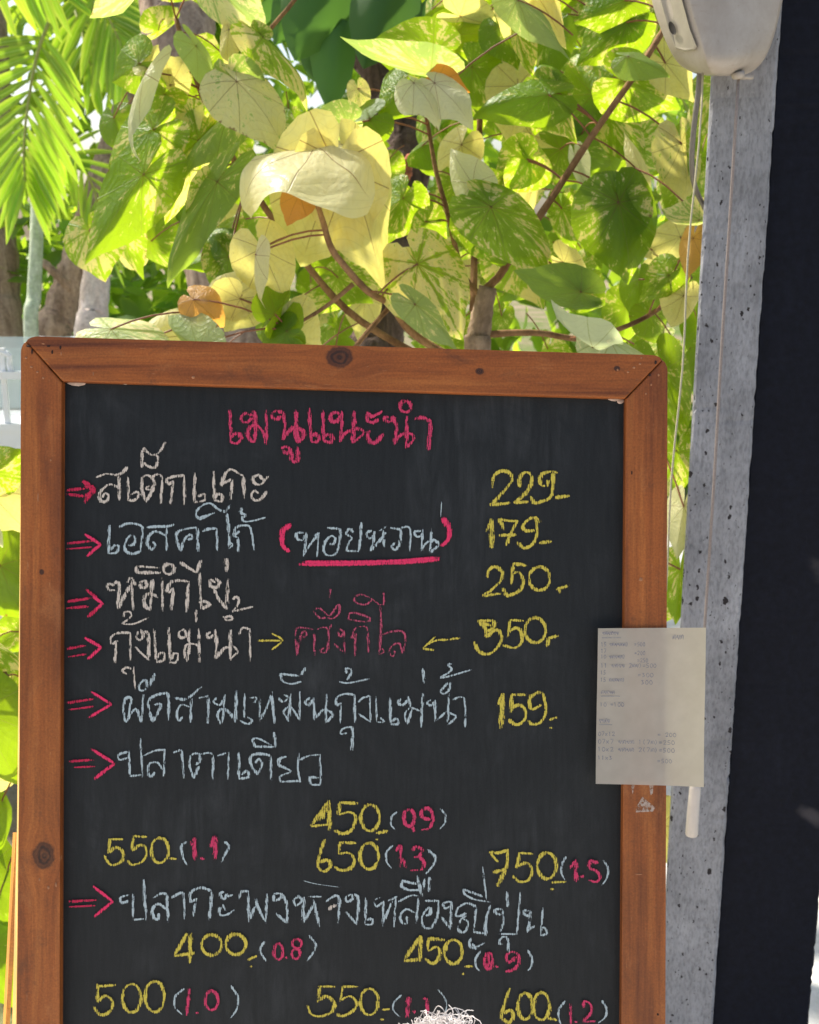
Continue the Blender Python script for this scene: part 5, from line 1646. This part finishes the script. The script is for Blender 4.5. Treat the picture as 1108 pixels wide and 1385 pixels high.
lf(938, 322, 926, 380, 44, 1.93, 0.0, R(20), 0.25, 0.4, 1.0, orange=0.7)
lf(905, 372, 862, 412, 62, 1.98, 0.04, R(0), 0.2, 0.3, 0.36)
lf(925, 400, 910, 455, 56, 2.0, 0.03, R(0), 0.2, 0.3, 0.93)
lf(868, 235, 850, 170, 34, 2.0, 0.02, R(35), 0.2, 0.3, 0.95, pale=0.3)
lf(895, 500, 930, 610, 80, 1.95, 0.05, R(0), 0.2, 0.3, 0.36)
lf(915, 610, 905, 690, 60, 1.98, 0.05, R(0), 0.2, 0.3, 0.42)
lf(925, 685, 912, 760, 56, 1.95, 0.0, R(0), 0.2, 0.3, 0.8, pale=0.5)
lf(920, 770, 915, 850, 60, 1.98, 0.0, R(0), 0.2, 0.3, 0.4)
# --- strip on the left of the board
lf(-10, 640, 36, 606, 80, 1.95, 0.02, R(0), 0.2, 0.3, 0.42)
lf(-20, 660, 52, 740, 100, 1.98, 0.03, R(10), 0.15, 0.3, 0.97)
lf(-30, 690, 12, 735, 50, 1.90, 0.0, R(-25), 0.3, 0.4, 0.9, pale=1.0)
lf(0, 765, 40, 870, 110, 1.94, 0.03, R(5), 0.15, 0.35, 0.10)
lf(-5, 760, 40, 725, 70, 1.97, 0.03, R(0), 0.2, 0.3, 0.45)
lf(-20, 870, 40, 900, 60, 1.96, 0.02, R(-20), 0.2, 0.3, 0.5)
lf(25, 915, 15, 960, 50, 2.02, 0.02, R(10), 0.2, 0.3, 0.40)
lf(14, 935, 30, 1000, 64, 2.03, 0.02, R(0), 0.2, 0.3, 0.92)
lf(-30, 960, 30, 1080, 120, 1.93, 0.02, R(10), 0.2, 0.45, 0.08)
lf(-40, 1040, 40, 1075, 80, 1.97, 0.04, R(0), 0.2, 0.45, 0.85)
lf(-30, 1090, 40, 1160, 110, 1.95, 0.03, R(-15), 0.25, 0.45, 0.05)
lf(-30, 1180, 30, 1290, 110, 1.97, 0.03, R(0), 0.2, 0.45, 0.12)
lf(-20, 1290, 20, 1400, 90, 1.97, 0.03, R(10), 0.2, 0.45, 0.10)
N_HAND = len(LV_.bases)

# fill leaves deeper in the crown
rf = random.Random(21)
for i in range(360):
    d = rf.uniform(2.1, 2.75)
    px = rf.uniform(120, 985); py = rf.uniform(-330, 475)
    if py > 340 and px < 300: continue
    if px < 200 and py > 150 and rf.random() < 0.6: continue
    if px < 205 and -80 < py < 120: continue
    if 355 < px < 560 and py < 160: continue
    if 470 < px < 580 and 150 < py: 
        if rf.random() < 0.75: continue
    a = rf.gauss(pi / 2, 0.8)
    ln = rf.uniform(55, 100) * 2.0 / d
    cr = rf.choice([0.2, 0.28, 0.33, 0.38, 0.42, 0.46, 0.5, 0.36, 0.9])
    st_ = random.getstate(); random.seed(i)
    lf(px, py, px + cos(a) * ln, py + sin(a) * ln, ln * rf.uniform(0.75, 1.25), d, rf.uniform(-0.02, 0.06), rf.uniform(-0.6, 0.6), rf.uniform(0.1, 0.3), rf.uniform(0.2, 0.6), cr)
    random.setstate(st_)
for i in range(60):   # lower crown, hidden by the board from the front
    d = rf.uniform(2.05, 2.6)
    px = rf.uniform(-120, 930); py = rf.uniform(480, 1150)
    if 60 < px < 860 and rf.random() < 0.35: continue
    if px < 60 and py < 620: continue
    a = rf.gauss(pi / 2, 0.8); ln = rf.uniform(60, 105) * 2.0 / d
    lf(px, py, px + cos(a) * ln, py + sin(a) * ln, ln * rf.uniform(0.8, 1.2), d, rf.uniform(-0.02, 0.06), rf.uniform(-0.6, 0.6), 0.2, 0.4, rf.choice([0.1, 0.3, 0.4, 0.5, 0.9]))

# leaf stalks towards the nearest branch
pet = MB()
for bi, (b, yv, zv, ln) in enumerate(LV_.bases):
    best = min(BR, key=lambda q: (q - b).length_squared)
    dv = best - b
    if dv.length > 0.22: dv = (dv.normalized() + Vector((0, 0.3, 0.2))) * 0.12
    if dv.length < 0.004: continue
    e = b + dv
    mid = (b + e) / 2 + Vector((0, 0, 1)) * dv.length * 0.14 - zv * 0.004
    pts = [2 * (1 - t) * t * mid + (1 - t) ** 2 * b + t * t * e for t in (0, .25, .5, .75, 1)]
    pet.tube([p - HT for p in pts], 0.0016 if bi < N_HAND else 0.0014, 5, cap=False)
lm.build('limbs', M_TWIG, hib, True)
nf = len(LV_.f)
b0 = len(LV_.v)
LV_.v += [v + HT for v in pet.v]
LV_.f += [tuple(i + b0 for i in f) for f in pet.f]
for k in LV_.a: LV_.a[k] += [0.0] * len(pet.v)
cro = LV_.build('crown', M_LEAF, hib, HT)
cro.data.materials.append(M_PETIOLE)
cro.data.polygons.foreach_set('material_index', [0] * nf + [1] * len(pet.f))


# ------------------------------------------------------------------ trees behind
def trunk_tree(name, pix, r0, r1, mat, label, jit=0.1, to_ground=True, sub=8, segs=14):
    top = [P(*p) for p in pix]
    base = Vector((top[0].x, top[0].y, 0))
    if to_ground:
        g0 = Vector((top[0].x * 2 - top[1].x * 1.0 - (top[0].x - top[1].x) * 0.5, top[0].y, -0.03))
        g0.x = top[0].x + (top[0].x - top[1].x) * min(1.5, top[0].z / max(0.05, (top[1].z - top[0].z)))
        base = Vector((g0.x, g0.y, 0))
        top = [g0] + top
    pts = crom(top, sub)
    root = empty(name, base)
    tag(root, label, 'tree')
    mb = MB()
    n = len(pts)
    mb.tube([p - base for p in pts], [r0 + (r1 - r0) * i / (n - 1) for i in range(n)], segs, jitter=jit)
    mb.build('trunk', mat, root, True)
    return root, base, pts


class Cards:
    def __init__(self):
        self.v = []; self.f = []; self.seed = []; self.lu = []

    def leaf(self, p, d, w, nrm, bend=0.3):
        """narrow pointed leaf from p along d (vector), half width w"""
        x = d.cross(nrm)
        if x.length < 1e-6: x = d.orthogonal()
        x.normalize()
        z = x.cross(d).normalized()
        ln = d.length
        b = len(self.v); s_ = random.random()
        prof = [(0.0, 0.18), (0.25, 0.85), (0.55, 1.0), (0.82, 0.6), (1.0, 0.02)]
        for t, k in prof:
            c = p + d * t - z * bend * ln * t * t
            for u in (-1, 0, 1):
                self.v.append(c + x * (w * k * u) - z * (abs(u) * w * k * 0.35 * -1))
                self.seed.append(s_); self.lu.append(u * 0.5)
        for i in range(len(prof) - 1):
            for k in (0, 1):
                a = b + i * 3 + k
                self.f.append((a, a + 1, a + 4, a + 3))

    def build(self, name, mat, parent=None, origin=Vector((0, 0, 0))):
        o = mesh_obj(name, [v - origin for v in self.v], self.f, mat, parent, True)
        for k, vals in (('seed', self.seed), ('lu', self.lu)):
            at = o.data.attributes.new(k, 'FLOAT', 'POINT'); at.data.foreach_set('value', vals)
        return o


def crown_blob(cards, c, r, n, size, rnd):
    for i in range(n):
        u = Vector((rnd.gauss(0, 1), rnd.gauss(0, 1), rnd.gauss(0, 1))).normalized() * (rnd.random() ** 0.4)
        p = c + Vector((u.x * r[0], u.y * r[1], u.z * r[2]))
        d = Vector((rnd.gauss(0, 1), rnd.gauss(0, 1), rnd.gauss(-0.5, 0.7))).normalized() * size * rnd.uniform(0.6, 1.3)
        cards.leaf(p, d, size * rnd.uniform(0.16, 0.28), Vector((rnd.gauss(0, 1), rnd.gauss(0, 1), 1)), 0.2)


rc = random.Random(5)
# dark-barked tree right behind the hibiscus
t1, b1, pts1 = trunk_tree('dark_bark_tree', [(492, 560, 2.95), (508, 460, 2.95), (528, 350, 2.97), (546, 250, 3.0), (548, 180, 3.02), (515, 90, 3.05), (455, -20, 3.08), (400, -180, 3.1)],
                          0.072, 0.055, M_BARK_DARK, 'dark brown rough barked tree behind the variegated leaves', 0.14)
mb = MB()
mb.tube([p - b1 for p in crom([P(540, 300, 3.0), P(580, 200, 3.02), P(640, 60, 3.05), P(660, -120, 3.1)], 6)], [0.03, 0.028, 0.026, 0.024] * 4 + [0.022] * 3, 10, jitter=0.1)
mb.build('branch', M_BARK_DARK, t1, True)
cd = Cards()
for i in range(7):
    crown_blob(cd, P(rc.uniform(650, 1150), -500 - rc.uniform(0, 300), 3.8) + Vector((0, rc.uniform(-.3, .8), 0)), (0.55, 0.5, 0.4), 220, 0.13, rc)
cd.build('crown', M_HEDGE, t1, b1)
# orange fungus / cut patch on its bark
mb = MB()
for i in range(14):
    q = P(rc.uniform(537, 556), rc.uniform(212, 243), 2.925)
    mb.tube([q - b1, q + Vector((rc.uniform(-.006, .006), -0.006, rc.uniform(-.006, .006))) - b1], [0.012, 0.005], 7)
mb.build('bark_patch', mat_plain('rusty_patch', (0.42, 0.14, 0.07), 0.9, 0.3, 80), t1, True)

t2, b2, _ = trunk_tree('grey_bark_tree', [(350, 560, 3.9), (318, 420, 3.9), (262, 200, 3.92), (242, 60, 3.95), (236, -120, 4.0), (250, -900, 4.2)],
                       0.13, 0.11, M_BARK_GREY, 'thick grey brown tree with ridged bark behind the top left leaves', 0.12, segs=22)
cd = Cards()
for i in range(6):
    crown_blob(cd, P(rc.uniform(300, 780), -1000 - rc.uniform(0, 250), 4.4) + Vector((0, rc.uniform(-.3, .8), 0)), (0.7, 0.6, 0.5), 200, 0.16, rc)
cd.build('crown', M_HEDGE, t2, b2)
t3, b3, _ = trunk_tree('brown_bark_tree', [(2, 470, 5.6), (-2, 400, 5.6), (-8, 300, 5.6), (-16, 100, 5.7), (-20, -200, 5.8)], 0.115, 0.09, M_BARK_GREY,
                       'brown tree trunk at the left edge of the garden', 0.08)
cd = Cards()
for i in range(5):
    crown_blob(cd, P(rc.uniform(-250, 160), -250 - rc.uniform(0, 250), 6.2), (0.9, 0.6, 0.6), 200, 0.2, rc)
cd.build('crown', M_HEDGE, t3, b3)
t4, b4, _ = trunk_tree('leaning_tree', [(70, 480, 5.2), (80, 430, 5.2), (92, 390, 5.2), (104, 350, 5.2), (120, 290, 5.25), (150, 200, 5.3), (200, 40, 5.4)], 0.085, 0.05, M_BARK_GREY,
                       'slanting brown tree trunk between the palm stem and the cut stump', 0.12)
mb = MB(); mb.tube([p - b4 for p in crom([P(96, 392, 5.15), P(80, 375, 5.12), P(64, 360, 5.1), P(48, 350, 5.1)], 5)], 0.018, 8, jitter=0.15); mb.build('branch', M_BARK_GREY, t4, True)
cd = Cards()
for i in range(4):
    crown_blob(cd, P(rc.uniform(120, 320), rc.uniform(-60, 120), 5.5), (0.5, 0.4, 0.4), 150, 0.17, rc)
cd.build('crown', M_HEDGE, t4, b4)

# sawn stump
sp = [P(122, 480, 5.0), P(127, 420, 5.0), P(133, 343, 5.0)]
sb = Vector((sp[0].x - 0.05, sp[0].y, 0))
mb = MB()
pts = crom([sb + Vector((0, 0, -0.03))] + sp, 8)
mb.tube([p - sb for p in pts], [0.075 - 0.02 * i / (len(pts) - 1) for i in range(len(pts))], 16, jitter=0.08)
o = mb.build('tree_stump', M_BARK_PINK, None, True); o.location = sb
tag(o, 'pale pinkish sawn off trunk standing left of the hibiscus leaves', 'stump')

# ------------------------------------------------------------------ areca palm
PB = Vector((P(46, 455, 4.7).x, P(46, 455, 4.7).y, 0))
palm = empty('areca_palm', PB)
tag(palm, 'palm with bright yellow green drooping fronds and a smooth grey green stem on the left', 'palm')
mb = MB()
stem = crom([PB + Vector((-0.01, 0, -0.03)), P(43, 470, 4.7), P(46, 400, 4.7), P(49, 335, 4.7), P(50, 290, 4.72), P(52, 200, 4.75)], 7)
mb.tube([p - PB for p in stem], [0.030 - 0.006 * i / (len(stem) - 1) for i in range(len(stem))], 14)
mb.build('trunk', M_PALMSTEM, palm, True)
rp = random.Random(8)


def frond(pix, n, l0, l1, spread, w, dd=0.0, down=0.5):
    c = Cards()
    pts = crom([P(*p) for p in pix], 10)
    mbr = MB()
    m = len(pts)
    mbr.tube([p - PB for p in pts], [0.008 - 0.005 * i / (m - 1) for i in range(m)], 6)
    for i in range(n):
        t = 0.12 + 0.88 * i / (n - 1)
        k = t * (m - 1); j = min(int(k), m - 2)
        p = pts[j].lerp(pts[j + 1], k - j)
        tg = (pts[j + 1] - pts[j]).normalized()
        view = (CAM - p).normalized()
        sd = tg.cross(view).normalized()
        ln = (l0 + (l1 - l0) * abs(2 * t - 0.9)) * rp.uniform(0.85, 1.1)
        sp_ = spread * (1.0 - 0.62 * t)
        for s_ in (-1, 1):
            d = (tg * cos(sp_) + sd * s_ * sin(sp_) + Vector((0, 0, -down * 0.35)) + view * rp.uniform(-0.05, 0.05)).normalized() * ln
            c.leaf(p, d, w * rp.uniform(0.8, 1.15), view + sd * s_ * 0.5, 0.16)
    f = c.build('frond', M_PALM, palm, PB)
    mbr.build('rachis', mat_plain('frond_rib', (0.36, 0.38, 0.08), 0.5), f, True)


frond([(66, 30, 4.55), (50, 75, 4.5), (38, 140, 4.45), (32, 200, 4.42), (34, 245, 4.42)], 15, 0.36, 0.24, 1.2, 0.0205)
frond([(120, -60, 4.8), (130, -10, 4.75), (150, 30, 4.72), (165, 62, 4.7)], 9, 0.36, 0.28, 1.1, 0.027)
frond([(-60, -90, 4.5), (-20, -70, 4.5), (20, -60, 4.5), (62, -30, 4.5)], 9, 0.36, 0.26, 1.15, 0.021, down=1.5)
frond([(100, 10, 4.9), (110, 40, 4.85), (118, 75, 4.8), (130, 100, 4.8)], 8, 0.24, 0.18, 1.0, 0.020)
frond([(52, 200, 4.75), (20, 210, 4.9), (-30, 260, 5.0), (-60, 330, 5.0)], 12, 0.28, 0.2, 1.1, 0.012)
frond([(52, 200, 4.75), (90, 205, 4.9), (125, 250, 5.0), (140, 330, 5.0)], 12, 0.24, 0.2, 1.1, 0.011)

# second palm seen through the leaves on the right
PB2 = Vector((P(880, 400, 4.8).x, P(880, 400, 4.8).y, 0))
palm2 = empty('areca_palm', PB2)
tag(palm2, 'small palm glimpsed through the hibiscus leaves beside the grey concrete post', 'palm')
PB_keep, palm_keep = PB, palm
PB, palm = PB2, palm2
mb = MB(); st2 = crom([PB2 + Vector((0, 0, -0.03)), P(880, 420, 4.8), P(878, 330, 4.8), P(875, 170, 4.8)], 6)
mb.tube([p - PB2 for p in st2], 0.022, 12); mb.build('trunk', M_PALMSTEM, palm2, True)
frond([(875, 170, 4.8), (860, 120, 4.75), (866, 140, 4.7), (868, 215, 4.68)], 12, 0.22, 0.16, 1.2, 0.013, down=1.2)
frond([(875, 170, 4.8), (900, 110, 4.8), (930, 150, 4.8), (940, 230, 4.8)], 12, 0.26, 0.2, 1.2, 0.013, down=1.2)
frond([(875, 170, 4.8), (840, 120, 4.9), (800, 150, 5.0), (780, 230, 5.0)], 12, 0.26, 0.2, 1.2, 0.013, down=1.2)
PB, palm = PB_keep, palm_keep

# ------------------------------------------------------------------ dark broad leaved climber at the top
VB = P(455, -40, 2.75)
vine = empty('broad_leaved_climber', VB)
tag(vine, 'climbing plant with large dark green drooping leaves at the top centre', 'climber')
cd = Cards()


def bl(bx, by, tx, ty, w, d=2.72, roll=0.0):
    b = P(bx, by, d); t = P(tx, ty, d - 0.03)
    dv = t - b
    nrm = (CAM - b).normalized()
    nrm = Quaternion(dv.normalized(), roll) @ nrm
    cd2 = Cards()
    x = dv.cross(nrm).normalized(); z = x.cross(dv).normalized()
    ln = dv.length; hw = w * d / F / 2
    k0 = len(cd.v); sd_ = random.uniform(0.3, 1)
    prof = [(0, .12), (.08, .55), (.2, .88), (.35, 1.0), (.52, .98), (.68, .84), (.82, .58), (.92, .3), (1, .02)]
    for t_, k in prof:
        c = b + dv * t_ + z * (0.10 * sin(pi * t_)) * ln
        for u in (-1, -.5, 0, .5, 1):
            cd.v.append(c + x * hw * k * u - z * (abs(u) ** 1.5 * hw * 0.5 * k) + z * 0.004 * sin(t_ * 14 + u * 4))
            cd.seed.append(sd_); cd.lu.append(u * 0.5 if abs(u) > 0 else 0)
    for i in range(len(prof) - 1):
        for q in range(4):
            a = k0 + i * 5 + q
            cd.f.append((a, a + 1, a + 6, a + 5))


bl(455, -70, 400, 82, 96)
bl(440, -60, 372, 60, 70, 2.78)
bl(452, 0, 448, 152, 62, 2.74)
bl(545, -60, 492, 92, 92, 2.70)
bl(560, -40, 540, 60, 80, 2.75)
bl(505, -80, 470, 48, 60, 2.8)
bl(360, -50, 335, 50, 56, 2.82)
bl(620, -60, 628, 48, 40, 2.66)
bl(430, 20, 425, 110, 50, 2.82)
cd.build('foliage', M_DARKLEAF, vine, VB)
mb = MB()
mb.tube([p - VB for p in crom([P(600, -90, 2.8), P(540, -80, 2.82), P(470, -60, 2.85), P(400, -70, 2.85)], 5)], 0.012, 8)
mb.tube([p - VB for p in crom([P(455, -60, 2.85), P(450, 0, 2.9), P(445, 60, 2.95)], 5)], 0.012, 8)
mb.build('stem', M_BARK_DARK, vine, True)

# ------------------------------------------------------------------ hedge and shrubs far behind
rh = random.Random(33)
cd = Cards()
for i in range(19000):
    x = rh.uniform(-9.5, 6.5); z = rh.random() ** 0.8 * 4.6; y = rh.uniform(6.6, 8.2) + 0.25 * z
    if rh.random() < 0.35 * (z / 4.6): continue
    s_ = rh.uniform(0.10, 0.24)
    d = Vector((rh.gauss(0, 1), rh.gauss(0, 0.8), rh.gauss(-0.6, 0.7))).normalized() * s_
    cd.leaf(Vector((x, y, z)), d, s_ * rh.uniform(0.18, 0.34), Vector((rh.gauss(0, 1), -0.6, 1)), 0.2)
o = cd.build('hedge', M_HEDGE)
tag(o, 'dense bright green hedge closing off the garden', 'hedge', kind='stuff')
cd = Cards()
for i in range(1500):
    x = rh.uniform(-2.4, -0.7); y = rh.uniform(5.6, 6.5); z = rh.random() * 1.55
    s_ = rh.uniform(0.08, 0.18)
    d = Vector((rh.gauss(0, 1), rh.gauss(0, 0.8), rh.gauss(0.2, 0.7))).normalized() * s_
    cd.leaf(Vector((x, y, z)), d, s_ * 0.25, Vector((rh.gauss(0, 1), -0.6, 1)), 0.2)
o = cd.build('garden_shrub', M_HEDGE, None, Vector((-1.4, 5.9, 0))); o.location = (-1.4, 5.9, 0)
tag(o, 'low green shrub among the trunks at the left', 'shrub')
